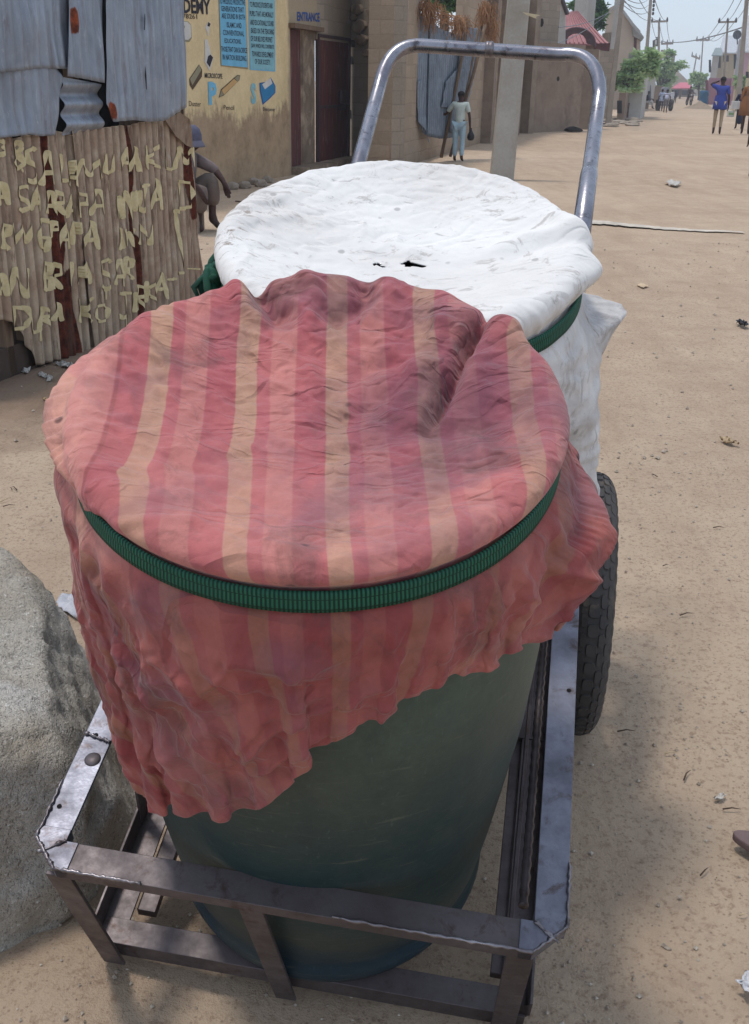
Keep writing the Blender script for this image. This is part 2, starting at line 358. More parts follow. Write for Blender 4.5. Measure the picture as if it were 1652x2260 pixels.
for s in (-1, 1):                                    # chamfered corner plates with rough weld beads
    U = UL if s < 0 else UR
    pl = [(U, V0 + c_ + .0, 0), (U - s * c_, V0, 0), (U - s * (c_ + .004), V0 + FL, 0), (U - s * FL, V0 + FL + .004, 0)]
    pl = [L(a, b, K + .0015) for a, b, _ in pl]
    pl2 = [(U, V0 + c_), (U - s * c_, V0), (U - s * (c_ + .02), V0), (U - s * (c_ + .02), V0 + FL), (U - s * FL, V0 + FL), (U - s * FL, V0 + c_ + .02), (U, V0 + c_ + .02)]
    poly = [L(a, b, K + .002) for a, b in pl2]
    cp = MB().prism(poly if s > 0 else poly[::-1], -AN * .024).build('corner_plate', M['steel'], cart, bevel=.001)
    def bead(a0, b0, a1, b1, n=26, r=.0032, cc=.003):
        pts = [L(a0 + (a1 - a0) * t + random.uniform(-.001, .001), b0 + (b1 - b0) * t + random.uniform(-.001, .001), K + cc) for t in np.linspace(0, 1, n)]
        MB().tube(pts, [r * random.uniform(.45, 1.35) for _ in pts], 7).build('weld_bead', M['weld'], cp, True)
    bead(U, V0 + c_, U - s * c_, V0); bead(U, V0 + c_ + .10, U, V0 + c_, r=.0028); bead(U - s * c_, V0, U - s * (c_ + (.13 if s < 0 else .28)), V0, 34, .0028)
    bead(U - s * FL, V0 + FL, U - s * .012, V0 + .02, 14, .003)
    if s < 0: bead(U, V0 + .235, U + FL, V0 + .225, 18, .0028)
# stamped numbers on the front rail: 3 . 8 o 6
def txt_mesh(s, bold=0.0, ext=0.0):
    cu = bpy.data.curves.new('t', 'FONT'); cu.body = s; cu.extrude = ext; cu.resolution_u = 2; cu.offset = bold; cu.align_x = 'LEFT'
    o = bpy.data.objects.new('t', cu); COL.objects.link(o)
    dg = bpy.context.evaluated_depsgraph_get(); me = bpy.data.meshes.new_from_object(o.evaluated_get(dg))
    V = np.array([v.co[:] for v in me.vertices]).reshape(-1, 3); F = [tuple(p.vertices) for p in me.polygons]
    bpy.data.objects.remove(o); bpy.data.meshes.remove(me); bpy.data.curves.remove(cu)
    return V, F
# bottom frame
HB = .042
for (p, q) in (((UL + .02, V0 + .075, NB), (UR - .02, V0 + .075, NB)), ((UL + .02, V1, NB), (UR - .02, V1, NB)), ((UL + .02, .32, NB), (UR - .02, .32, NB))):
    P, Q = L(*p), L(*q)
    MB().prism([P, P + AV * .045, P + AV * .045 - AN * .005, P + AV * .005 - AN * .005, P + AV * .005 - AN * HB, P - AN * HB], Q - P).build('bottom_rail', M['steel_dark'], cart, bevel=.001)
for U, s in ((UL + .012, 1), (UR - .012, -1)):
    P, Q = L(U, V0 + .08, NB - .003), L(U, V1, NB - .003)
    MB().prism([P, P + AU * s * .05, P + AU * s * .05 - AN * .005, P + AU * s * .005 - AN * .005, P + AU * s * .005 + AN * .045, P + AN * .045], Q - P).build('bottom_rail', M['steel_dark'], cart, bevel=.001)
for U in (-.30, .335):
    MB().box(L(U, .63, NB - .025), (.034, 1.60, .02), [AU, AV, AN]).build('floor_slat', M['steel_dark'], cart, bevel=.001)
# posts: two at the nose corners, one in the middle, others along the sides
def post(a0, b0, a1, b1, c0, c1, w=.04, side=False):
    P, Q = L(a0, b0, c0), L(a1, b1, c1); d = P - Q; h = np.linalg.norm(d); d /= h
    xa = AV if side else AU; xa = xa - d * (xa @ d); xa /= np.linalg.norm(xa); ya = np.cross(d, xa)
    MB().box((P + Q) / 2, (w, .006, h), [xa, ya, d]).build('post', M['steel_dark'], cart, bevel=.001)
post(UL + .045, V0 + .006, UL + .047, V0 + .066, K - .023, -.088, .038)
post(UR - .06, V0 + .006, UR - .055, V0 + .066, K - .023, -.118, .038)
post(-.045, V0 + .006, -.025, V0 + .066, K - .023, -.105, .036)
for b in (.02, .62, 1.25):
    post(UL + .012, b + .03, UL + .018, b - .02, K - .006, NB, .026, True)
    post(UR - .012, b + .03, UR - .018, b, K - .006, NB, .03, True)
# ribbed rod and a flat bar beside the drum
r0, r1 = np.array((UR - .058, -.22, K - .06)), np.array((UR - .052, 1.2, K - .02))
rb = MB(); N = 260
pts = [L(*(r0 + (r1 - r0) * t)) for t in np.linspace(0, 1, N)]
rb.tube(pts, [.0062 + (.0014 if i % 4 < 2 else 0) for i in range(N)], 8).build('brace_rod', M['steel_dark'], cart, True)
bar_local((UR - .072, -.24, K - .10), (UR - .066, 1.2, K - .035), .007, .02, 'brace_bar', M['steel_dark'])
# rivets and holes in the rails
for a, b, r in ((UL + .024, V0 + .285, .010), (UL + .030, V0 + .19, .013)):
    MB().lathe([(0, .0035), (r * .8, .003), (r, .0005), (r, -.002)], lambda x, y, h, a=a, b=b: L(a + x, b + y, K + h), 20).build('rivet', M['steel_dark'], cart, True)
for a, b in ((UR - .012, .15), (UR - .014, .42), (UR - .013, .68), (UL + .018, V0 + .235), (UL + .012, V0 + .10), (UL + .038, V0 + .29)):
    h = MB(); h.lathe([(.0, .0006), (.0038, .0006)], lambda x, y, z, a=a, b=b: L(a + x, b + y, K + .0012), 14); h.build('bolt_hole', M['black'], cart)
# handle: one bent pipe welded to the far end of the rails
def HP(px, py, y): return AT(px, py, y)
hl0, hl1 = HP(748, 520, 2.42), HP(849, 152, 3.0)
hr0, hr1 = HP(1276, 560, 2.30), HP(1318, 232, 2.86)
def bez(p0, p1, p2, n): return [(1 - t) ** 2 * p0 + 2 * t * (1 - t) * p1 + t * t * p2 for t in np.linspace(0, 1, n)]
tl = HP(868, 100, 3.02); tr = HP(1316, 113, 2.98)
a1 = HP(838, 185, 2.96); a2 = HP(930, 101, 3.03); b1 = HP(1235, 121, 3.0); b2 = HP(1322, 215, 2.9)
pts = [L(UL + .03, 1.36, K - .01), L(UL + .03, 1.40, K + .05) * .4 + hl0 * .6, hl0] + [hl0 + (a1 - hl0) * t for t in (.25, .5, .75)] + bez(a1, HP(858, 96, 3.03), a2, 12) + [a2 + (b1 - a2) * t for t in (.33, .66)] + bez(b1, HP(1326, 110, 2.97), b2, 12) + [b2 + (hr0 - b2) * t for t in (.3, .6)] + [hr0, L(UR - .03, 1.36, K - .01)]
hd = MB().tube(pts, .0178, 20).build('handle', M['chrome'], cart, True)
wj = [HP(1079, 109, 3.015) + (b1 - a2) / np.linalg.norm(b1 - a2) * t for t in np.linspace(-.011, .011, 7)]
MB().tube(wj, [.0178, .0198, .0205, .019, .0212, .0198, .0178], 20).build('weld_joint', M['weld'], hd, True)
# sleeve pipe at the foot of the right leg
sd_ = (hr0 - b2) / np.linalg.norm(hr0 - b2); s0 = b2 + (hr0 - b2) * .50
MB().tube([s0, s0 + sd_ * .03, hr0 + sd_ * .05], [.0180, .0205, .0215], 20).build('handle_sleeve', M['chrome'], hd, True)
# wheels
WR, WW = .325, .092
def make_wheel(a, b):
    lat = np.array([AU[0], AU[1], 0]); lat /= np.linalg.norm(lat)
    fwd = np.array([-lat[1], lat[0], 0]); up = np.array([0, 0, 1.0])
    c0 = L(a, b, 0); c0[2] = WR - .012
    fr = lambda x, y, h: c0 + fwd * x + up * y + lat * h
    rim = MB(); rim.lathe([(.205, -.036), (.222, -.038), (.212, -.028), (.196, -.012), (.196, .012), (.212, .028), (.222, .038), (.205, .036)], fr, 72)
    rim.lathe([(.0, -.05), (.022, -.05), (.022, .05), (.0, .05)], fr, 20)
    for k in range(28):
        an = 2 * math.pi * k / 28; an2 = an + (.35 if k % 2 else -.35); s = .025 * (1 if (k // 2) % 2 else -1)
        rim.tube([fr(.02 * math.cos(an2), .02 * math.sin(an2), s), fr(.2 * math.cos(an), .2 * math.sin(an), 0)], .0018, 5)
    wh = rim.build('wheel', M['steel_dark'], cart, True)
    ty = MB(); pr = []
    for k in range(25):
        t = math.pi * (-.62 + 1.24 * k / 24)
        pr.append((.215 + .046 + (.052) * (abs(math.cos(t)) ** .8) * (1 if math.cos(t) > 0 else -1), WW / 2 * math.copysign(abs(math.sin(t)) ** .8, math.sin(t))))
    ty.lathe(pr, fr, 96)
    NS = 46
    def block(an, y0, da, dy, hx, rnd=6):            # raised tread block, rounded in plan, following the crown
        V = []; F = []
        n = rnd * 2
        for lev, k in ((0, 1.0), (hx, .88)):
            for j in range(n):
                t = 2 * math.pi * (j + .5) / n
                cx, cy = math.cos(t), math.sin(t); e = .55
                x = math.copysign(abs(cx) ** e, cx) * da * k; y = y0 + math.copysign(abs(cy) ** e, cy) * dy * k
                q = min(abs(y) / (WW / 2), .97); rr = .215 + .046 + .052 * (1 - q ** 2.5) ** .5 * 1.0 + lev - .001
                V.append(fr(rr * math.cos(an + x / WR), rr * math.sin(an + x / WR), y))
        F = [(j, (j + 1) % n, n + (j + 1) % n, n + j) for j in range(n)] + [tuple(range(n, 2 * n))]
        ty.add(V, F)
    for k in range(NS):
        an = 2 * math.pi * k / NS; hp = math.pi / NS
        block(an, 0, .0165, .0125, .0055)
        for s in (-1, 1):
            block(an + hp, s * .0195, .0175, .0068, .005); block(an, s * .0335, .0175, .0062, .005); block(an + hp * .2, s * .0435, .016, .0028, .006)
    ty.build('tyre', M['rubber'], wh)
    MB().tube([fr(0, 0, -.07), fr(0, 0, .07)], .014, 12).build('hub', M['steel_dark'], wh, True)
    return c0
wc = make_wheel(UR + .060, .835); wc2 = make_wheel(UL - .060, .835)
MB().tube([wc, wc2], .013, 12).build('axle', M['steel_dark'], cart, True)

# ------------------------------------------------------------------ the two drums
DH = .975
def drum(cu_, cv_, hh, name_label):
    fr = lambda x, y, h: L(cu_ + x, cv_ + y, h)
    prof = [(.0, -.030), (.243, -.032), (.263, -.034), (.274, -.026), (.278, -.010), (.276, .008), (.270, .020), (.276, .05), (.288, .16), (.300, .30), (.312, .45), (.316, .60), (.308, .72), (.286, hh - .14), (.274, hh - .11), (.268, hh - .07), (.276, hh - .04), (.291, hh - .026), (.289, hh - .016), (.283, hh - .018), (.280, hh - .04), (.28, .5), (.262, .03), (.0, .02)]
    root = thing('drum', name_label, 'drum', L(cu_, cv_, -.03))
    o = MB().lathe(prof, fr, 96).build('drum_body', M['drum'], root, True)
    return root, o
d1, d1b = drum(0, .022, DH, 'dark blue-green plastic drum in the front of the cart, covered by the red striped cloth')
d2, d2b = drum(.010, .640, DH - .11, 'plastic drum at the back of the cart, hidden under the white sheet')
# faint raised "210 L" near the foot of the front drum
V, F = txt_mesh('210 L', ext=.001)
sc = .033; VV = []
for x, y, z in V:
    ph = -math.pi / 2 + .10 + (x * sc) / .285; VV.append(L((.2965 + z * .6) * math.cos(ph), .022 + (.2965 + z * .6) * math.sin(ph), .285 + y * sc))
mobj('embossed_lettering', VV, F, M['drum'], d1b)

# ------------------------------------------------------------------ cloth: a small position-based simulation of a sheet draped over a drum and tied with webbing
def vnoise(x, y, seed=0):
    xi, yi = np.floor(x).astype(int), np.floor(y).astype(int); fx, fy = x - xi, y - yi
    def hsh(a, b, k):
        h = (a * 374761393 + b * 668265263 + (seed * 7919 + k * 104729) * 1274126177) & 0xffffffff
        h = ((h ^ (h >> 13)) * 1274126177) & 0xffffffff; return ((h ^ (h >> 16)) & 0xffff) / 65535.0 * 2 * np.pi
    def g(a, b, dx, dy): t = hsh(a, b, 1); return np.cos(t) * dx + np.sin(t) * dy
    u, v = fx ** 3 * (fx * (fx * 6 - 15) + 10), fy ** 3 * (fy * (fy * 6 - 15) + 10)
    n0 = g(xi, yi, fx, fy) * (1 - u) + g(xi + 1, yi, fx - 1, fy) * u; n1 = g(xi, yi + 1, fx, fy - 1) * (1 - u) + g(xi + 1, yi + 1, fx - 1, fy - 1) * u
    return (n0 * (1 - v) + n1 * v) * 1.5
def creases(Q, sc, seed, warp=.6, sharp=3.0, ang=0.0, an=1.0):
    c, s_ = math.cos(ang), math.sin(ang); x = (Q[..., 0] * c + Q[..., 1] * s_) * sc; y = (-Q[..., 0] * s_ + Q[..., 1] * c) * sc * an
    wx, wy = vnoise(x * .7 + 5, y * .7, seed + 1), vnoise(x * .7, y * .7 + 9, seed + 2); x = x + wx * warp * 2; y = y + wy * warp * 2
    r = 1 - np.abs(vnoise(x, y, seed)) * 2.0; r = np.clip(r, 0, 1) ** sharp
    m = np.clip(vnoise(x * .35 + 3, y * .35 + 7, seed + 3) * 1.6 + .45, 0, 1); return r * m
GL = np.array([.02, -.10, -.99])                     # pull on the damp cloth: it clings along the drum
def resample(A, n):
    m = A.shape[0]; t = np.linspace(0, m - 1, n); i = np.clip(t.astype(int), 0, m - 2); f = t - i
    B = A[i] * (1 - f)[:, None, None] + A[i + 1] * f[:, None, None]
    return B[:, i] * (1 - f)[None, :, None] + B[:, i + 1] * f[None, :, None]
def drape(rho, H, R, seed, steps=(700, 260), n0=58, n1=116, slack=1.02, band=(.085, .035), Rb=None, wind=None, off=(0, 0), walls=None, sag=.05):
    rs = np.random.RandomState(seed)
    def rest(n):
        a = np.linspace(-1, 1, n); A, B = np.meshgrid(a, a)
        m = np.maximum(np.abs(A), np.abs(B)); ph = np.arctan2(B, A)
        r = rho(ph) * m; return np.stack([r * np.cos(ph), r * np.sin(ph)], -1)
    Rb = Rb or R + .006
    P = None
    for lvl, n in enumerate((n0, n1)):
        Q = rest(n) * slack; Q3 = np.concatenate([Q, np.zeros((n, n, 1))], -1)
        if P is None:
            P = np.concatenate([Q + np.array(off), np.full((n, n, 1), H + .012)], -1)
            P[..., 2] += .004 * rs.randn(n, n)
        else: P = resample(P, n)
        Vl = np.zeros_like(P)
        C = []
        def addc(sa, sb, k): C.append((sa, sb, np.linalg.norm(Q3[sa] - Q3[sb], axis=-1), k))
        s = slice
        for ax in (0, 1):
            for d, k in ((1, 1.0), (2, .12)):
                for c0 in range(2 * d if d == 2 else 2):
                    st = 2 * d
                    a = s(c0, n - d, st); 
                    ln = len(range(c0, n - d, st)); b = s(c0 + d, c0 + d + (ln - 1) * st + 1, st)
                    addc((a, s(None)) if ax == 0 else (s(None), a), (b, s(None)) if ax == 0 else (s(None), b), k)
        for dx in (0, 1):
            for c0 in (0, 1):
                ln = len(range(c0, n - 1, 2)); a = s(c0, c0 + (ln - 1) * 2 + 1, 2); b = s(c0 + 1, c0 + 1 + (ln - 1) * 2 + 1, 2)
                for cc in (0, 1):
                    l2 = len(range(cc, n - 1, 2)); e = s(cc, cc + (l2 - 1) * 2 + 1, 2); g = s(cc + 1, cc + 1 + (l2 - 1) * 2 + 1, 2)
                    addc((a, e if dx == 0 else g), (b, g if dx == 0 else e), .35)
        dt = 1 / 260; iters = 3
        for stp in range(steps[lvl]):
            prev = P.copy()
            Vl += GL * 9.8 * dt; Vl *= .992
            if wind is not None: Vl += np.array(wind) * dt
            P = P + Vl * dt
            fb = 1.0 if lvl else np.clip((stp - 250) / 200, 0, 1)
            for it in range(iters):
                for sa, sb, l0, k in C:
                    D = P[sb] - P[sa]; ln = np.sqrt((D * D).sum(-1)) + 1e-9
                    w = (k * .5 * (ln - l0) / ln); 
                    if k < 1: w = np.where(True, w, w)
                    D = D * w[..., None]; P[sa] += D; P[sb] -= D
                # collide with the drum: outer wall, rounded rim, and a shallow limit for the sag inside
                x, y, z = P[..., 0], P[..., 1], P[..., 2]; r = np.sqrt(x * x + y * y) + 1e-9
                Re = R + .005; rc = .026; q = np.clip(r / (Re - rc), 0, 1)
                zt = H - sag * (1 - q ** 2.2)
                r2 = r.copy(); z2 = z.copy()
                ins = (r <= Re - rc) & (z < zt) & (z > zt - .25); z2 = np.where(ins, zt, z2)
                cor = (r > Re - rc) & (z > H - rc); dr = r - (Re - rc); dz = z - (H - rc); dd = np.sqrt(dr * dr + dz * dz) + 1e-9
                ch = cor & (dd < rc); r2 = np.where(ch, Re - rc + dr * rc / dd, r2); z2 = np.where(ch, H - rc + dz * rc / dd, z2)
                wall = (r > Re - rc) & (r < Re) & (z <= H - rc); r2 = np.where(wall, Re, r2)
                hit2 = ins | ch | wall
                if fb > 0 and Rb is not None:
                    zb = z2 - (H - band[0]); inb = (np.abs(zb) < band[1]) & (r2 > R * .9)
                    lim = Rb + (1 - fb) * .15 + .0; r2 = np.where(inb & (r2 > lim), lim, r2)
                P[..., 0] = x * r2 / r; P[..., 1] = y * r2 / r; P[..., 2] = z2
                if walls is not None: walls(P)
            D = P - prev
            rr_ = np.sqrt(P[..., 0] ** 2 + P[..., 1] ** 2); q = np.clip(rr_ / (Re - rc), 0, 1)
            dr = rr_ - (Re - rc); dz = P[..., 2] - (H - rc); near = np.sqrt(dr * dr + dz * dz) < rc + .006
            topc = (((rr_ <= Re - rc) & (P[..., 2] < H - sag * (1 - q ** 2.2) + .012)) | ((rr_ > Re - rc) & near)) & (P[..., 2] > H - rc)
            sidec = (rr_ < Re + .004) & (P[..., 2] <= H - rc)
            D[..., :2] *= np.where(topc, .02, 1.0)[..., None]
            D *= np.where(sidec, .5, 1.0)[..., None]
            P = prev + D; Vl = D / dt
            sp = np.sqrt((Vl * Vl).sum(-1)) + 1e-9; Vl *= np.minimum(1, 2.5 / sp)[..., None]
    return P, Q
def cinch(P, Q, zb, wz, rb):                          # the tied webbing bites into the sheet
    r = np.hypot(P[..., 0], P[..., 1]) + 1e-9; g = np.exp(-(np.abs(P[..., 2] - zb) / wz) ** 3) * (np.hypot(Q[..., 0], Q[..., 1]) > .29) * (r > rb)
    k = (r * (1 - g) + rb * g) / r; P[..., 0] *= k; P[..., 1] *= k; return P
def cloth_obj(name, P, Q, cu_, cv_, m, uvf, parent=None, label=None, cat=None, kill=None, subdiv=1):
    n = P.shape[0]
    Wd = O_ + AU * (P[..., 0:1] + cu_) + AV * (P[..., 1:2] + cv_) + AN * P[..., 2:3]
    F = [(j * n + i, j * n + i + 1, (j + 1) * n + i + 1, (j + 1) * n + i) for j in range(n - 1) for i in range(n - 1) if kill is None or not kill(Q[j, i])]
    o = mobj(name, Wd.reshape(-1, 3), F, m, None, True, loc=L(cu_, cv_, .9), uvs=uvf(Q.reshape(-1, 2)))
    sm = o.modifiers.new('s', 'SUBSURF'); sm.levels = sm.render_levels = subdiv
    so_ = o.modifiers.new('t', 'SOLIDIFY'); so_.thickness = .0016; so_.offset = 0
    return tag(o, label, cat)
def interp(tab, smooth=0):
    a = np.radians([t[0] for t in tab]); v = np.array([t[1] for t in tab], float)
    a3 = np.concatenate([a - 2 * np.pi, a, a + 2 * np.pi]); v3 = np.concatenate([v, v, v])
    return lambda ph: np.interp(ph, a3, v3) + .004 * np.sin(ph * 7 + 2) + .002 * np.sin(ph * 31 + 1)
RED = [(-180, .60), (-160, .62), (-149, .66), (-136, .68), (-125, .69), (-109, .665), (-98, .65), (-90, .59), (-82, .535), (-71, .49), (-60, .455), (-48, .43), (-38, .46), (-25, .48), (-15, .50), (-3, .54), (5, .56), (25, .50), (60, .45), (90, .43), (120, .44), (150, .55)]
P1, Q1 = drape(interp(RED), DH + .022, .304, 3, slack=1.03, band=(.055, .022), Rb=.310)
def refine(A, n, it=2):
    B = resample(A, n)
    for _ in range(it):
        C = B.copy(); C[1:-1] = .5 * B[1:-1] + .25 * (B[:-2] + B[2:]); B = C.copy(); C[:, 1:-1] = .5 * B[:, 1:-1] + .25 * (B[:, :-2] + B[:, 2:]); B = C
    return B
P1, Q1 = refine(P1, 270, 3), resample(Q1, 270)
def ndisp(P, f):                                      # move along the sheet's own normal by f(x, y, z)
    du = np.gradient(P, axis=1); dv = np.gradient(P, axis=0); N = np.cross(du, dv); N /= np.linalg.norm(N, axis=-1, keepdims=True) + 1e-9
    return P + N * f[..., None]
def gauss_line(Q, pts, w):                            # distance-based ridge along a polyline in the sheet's rest plane
    best = np.full(Q.shape[:2], 1e9); T = np.zeros(Q.shape[:2]); acc = 0
    tot = sum(math.dist(pts[i], pts[i + 1]) for i in range(len(pts) - 1))
    for i in range(len(pts) - 1):
        a = np.array(pts[i]); b = np.array(pts[i + 1]); d = b - a; l = np.linalg.norm(d)
        t = np.clip(((Q - a) @ d) / l ** 2, 0, 1); D = np.linalg.norm(Q - a - t[..., None] * d, axis=-1)
        T = np.where(D < best, (acc + t * l) / tot, T); best = np.minimum(best, D); acc += l
    return np.exp(-(best / w) ** 2) * np.clip(np.sin(np.clip(T * 1.0, 0, 1) * math.pi) * 1.6, 0, 1)
# pleats of the red cloth: the deep fold at the back right, lumps gathered along the back rim, long soft creases
f = np.zeros(Q1.shape[:2])
for pts, w, h in (([(.188, .25), (.160, .17), (.140, .07), (.13, .0)], .010, -.034), ([(.235, .27), (.20, .17), (.170, .06)], .024, .013), ([(.13, .24), (.11, .15), (.10, .05)], .02, .012),
                  ([(-.16, .29), (-.135, .24), (-.10, .20), (-.075, .22)], .017, -.026), ([(-.10, .31), (-.065, .26), (-.055, .20), (-.07, .12)], .014, .010), ([(-.17, .25), (-.14, .19), (-.10, .165)], .014, .012),
                  ([(.0, .31), (.012, .25), (-.02, .21), (-.06, .23)], .015, -.020), ([(.035, .31), (.045, .25), (.02, .20)], .014, .008), ([(.11, .31), (.12, .26), (.10, .22)], .02, .005),
                  ([(.26, .02), (.20, .02), (.13, -.01)], .03, -.012), ([(.10, .20), (.15, .22), (.2, .2)], .012, .006),
                  ([(.00, -.02), (.07, .07), (.15, .10)], .014, -.007), ([(-.03, .03), (.05, .13), (.14, .16)], .012, -.006), ([(.0, -.09), (.09, .0), (.18, .02)], .014, -.006),
                  ([(-.22, -.14), (-.14, -.12), (-.08, -.13)], .012, -.005), ([(-.25, -.11), (-.18, -.09), (-.10, -.10)], .01, .004), ([(-.2, .06), (-.12, .10), (-.05, .09)], .012, -.004),
                  ([(-.28, .08), (-.23, .05), (-.2, .06)], .012, -.006), ([(-.29, .12), (-.25, .13), (-.2, .12)], .012, .006), ([(.03, .2), (.1, .12), (.2, .13)], .010, .005)):
    f += gauss_line(Q1, pts, w) * h
rr = np.hypot(Q1[..., 0], Q1[..., 1]); an = np.arctan2(Q1[..., 1], Q1[..., 0])
hang = np.clip((rr - .345) / .05, 0, 1); top_ = 1 - np.clip((rr - .27) / .04, 0, 1)
def billow(Q, sc, seed, ang=0.0, an=1.0, warp=.5):
    c, s_ = math.cos(ang), math.sin(ang); x = (Q[..., 0] * c + Q[..., 1] * s_) * sc; y = (-Q[..., 0] * s_ + Q[..., 1] * c) * sc * an
    x, y = x + warp * vnoise(x * .6, y * .6 + 7, seed + 1), y + warp * vnoise(x * .6 + 4, y * .6, seed + 2)
    return np.abs(vnoise(x, y, seed)) * 1.6 - .35
f += top_ * (.0055 * creases(Q1, 8, 5, ang=-.5, an=1.8) - .004 * creases(Q1, 14, 8, ang=-.35, an=2.2) + .0050 * billow(Q1, 9, 61, -.4, 1.7) + .0026 * billow(Q1, 24, 62, -.3, 1.5) + .0012 * billow(Q1, 55, 63, .2, 1.3))
f += hang * (.0030 * billow(Q1, 20, 73, .3) + .0022 * billow(Q1, 48, 74, .3))
def press(P, hg, r0, keep):                           # folds lie almost flat against the drum
    rP = np.hypot(P[..., 0], P[..., 1]); kf = np.where(hg > 0, (rP * (1 - hg) + hg * (r0 + (rP - r0) * keep)) / rP, 1.0); P[..., 0] *= kf; P[..., 1] *= kf; return P
def crumple(P, hg, R, amp, seed, sc=1.0):             # sharp irregular creases measured over the drum's surface
    a = np.arctan2(P[..., 1], P[..., 0]); S_ = np.stack([a * R, P[..., 2]], -1)
    d = amp * (1 - .6 * np.exp(-(((np.degrees(a) + 165 + 180) % 360 - 180) / 32) ** 2)) * (1.0 * billow(S_, 2.9 * sc, seed, 1.0, 1.9, .9) + .30 * billow(S_, 6.5 * sc, seed + 5, -.7, 2.2, .8) + .11 * billow(S_, 17 * sc, seed + 9, .4, 1.8, .6) + .50 * creases(S_, 5.0 * sc, seed + 13, warp=.6, sharp=4, ang=-.6, an=2.4) + .45 * creases(S_, 6.0 * sc, seed + 17, warp=.6, sharp=4, ang=.9, an=2.4) + .25 * creases(S_, 12 * sc, seed + 21, warp=.6, sharp=3, ang=.2, an=2.0))
    rP = np.hypot(P[..., 0], P[..., 1]); kf = 1 + hg * np.maximum(d, -.004) / rP; P[..., 0] *= kf; P[..., 1] *= kf; return P
P1 = press(P1, hang, .324, .46)
P1 = ndisp(P1, f)
rP = np.hypot(P1[..., 0], P1[..., 1]); kf = np.where((hang > 0) & (rP < .321) & (P1[..., 2] < DH - .10), .321 / rP, 1.0); P1[..., 0] *= kf; P1[..., 1] *= kf
ii = np.arange(270); e1 = np.minimum(ii, 269 - ii); edge = np.minimum(e1[:, None], e1[None, :])
P1 = crumple(P1, hang * (.45 + .55 * np.clip(edge / 16, 0, 1)) * np.clip((DH - .05 - P1[..., 2]) / .08, 0, 1), .31, .034, 71)
aL_ = np.degrees(np.arctan2(P1[..., 1], P1[..., 0])); P1 = press(P1, hang * np.exp(-(((aL_ + 168 + 180) % 360 - 180) / 42) ** 2) * np.clip((DH - .04 - P1[..., 2]) / .06, 0, 1), .319, .35)
lim = DH + .020 + .006 + .022 * np.exp(-((Q1[..., 0] - .2) / .08) ** 2) + .008 * np.exp(-((Q1[..., 0] + .08) / .05) ** 2)      # the rim never stands higher than a fold of cloth
P1[..., 2] = np.where(P1[..., 2] > lim, lim + (P1[..., 2] - lim) * .35, P1[..., 2])
def bulge(P, Q, phi0, dphi, z0, dz, amt, rmin=.3):
    a = np.degrees(np.arctan2(P[..., 1], P[..., 0])); r = np.hypot(P[..., 0], P[..., 1]) + 1e-9
    w = np.exp(-(((a - phi0 + 180) % 360 - 180) / dphi) ** 2) * np.exp(-((P[..., 2] - z0) / dz) ** 2) * (np.hypot(Q[..., 0], Q[..., 1]) > rmin); k = 1 + amt * w / r
    O2 = P.copy(); O2[..., 0] *= k; O2[..., 1] *= k; return O2
P1 = cinch(P1, Q1, DH - .030, .024, .288); P1 = bulge(P1, Q1, -4, 13, .85, .10, .036, .40); P1 = bulge(P1, Q1, -170, 30, .965, .07, .030)
c12, s12 = math.cos(rad(12)), math.sin(rad(12))
def uv_red(Q):
    s = (Q[:, 0] * c12 + Q[:, 1] * s12) * (1 - .25 * Q[:, 1]) / .110 + .64
    return np.stack([s, (-Q[:, 0] * s12 + Q[:, 1] * c12)], -1)
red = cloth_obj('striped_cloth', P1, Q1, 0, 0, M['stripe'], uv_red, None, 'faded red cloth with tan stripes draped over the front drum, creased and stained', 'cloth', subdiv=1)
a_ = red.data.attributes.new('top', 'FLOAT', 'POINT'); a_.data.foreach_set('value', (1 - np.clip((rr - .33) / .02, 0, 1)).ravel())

DX, DV, D2H = .010, .640, DH - .08
WHITE = [(-180, .47), (-150, .50), (-120, .52), (-90, .60), (-60, .72), (-40, .88), (-25, 1.0), (-12, .98), (0, .74), (10, .62), (22, .66), (35, .58), (60, .46), (90, .43), (130, .44)]
P2, Q2 = drape(interp(WHITE), D2H, .318, 11, slack=1.02, sag=.045, band=(.075, .026), Rb=.302)
P2, Q2 = refine(P2, 230, 3), resample(Q2, 230)
f = np.zeros(Q2.shape[:2])
for pts, w, h in (([(-.16, .22), (-.08, .12), (0, .02), (.05, -.1)], .02, .005), ([(-.22, .05), (-.1, .0), (.1, -.02), (.22, .05)], .018, -.004), ([(.12, .02), (.2, .06), (.30, .08)], .018, .010), ([(.16, -.02), (.22, .03), (.31, .045)], .016, -.008),
                  ([(-.3, -.02), (-.24, .03), (-.2, .08)], .014, .008), ([(-.29, .05), (-.25, .09), (-.22, .14)], .012, .006), ([(.24, .14), (.28, .08), (.34, .06)], .018, .014), ([(-.25, -.08), (-.2, -.05), (-.12, -.06)], .014, -.006)):
    f += gauss_line(Q2, pts, w) * h
rr = np.hypot(Q2[..., 0], Q2[..., 1]); an = np.arctan2(Q2[..., 1], Q2[..., 0])
hang = np.clip((rr - .36) / .06, 0, 1)
f += (1 - hang) * (.0045 * creases(Q2, 5, 41, ang=-.6, an=2.4, sharp=4, warp=.4) - .0035 * creases(Q2, 8, 44, ang=.3, an=2.6, sharp=4, warp=.4) + .0025 * creases(Q2, 15, 47, ang=-.2, an=2.4, sharp=3) + .001 * vnoise(Q2[..., 0] * 40, Q2[..., 1] * 40, 4))
f += (1 - hang) * (.0022 * billow(Q2, 6, 81, .5, 2.4) + .0010 * billow(Q2, 22, 82, .2, 1.8) + .0009 * billow(Q2, 55, 83))
f += hang * (.002 * billow(Q2, 30, 93))
P2 = ndisp(P2, f)
P2 = press(P2, hang, .335, .5); P2 = crumple(P2, hang * np.clip((D2H - .10 - P2[..., 2]) / .08, 0, 1), .33, .018, 171, .9)
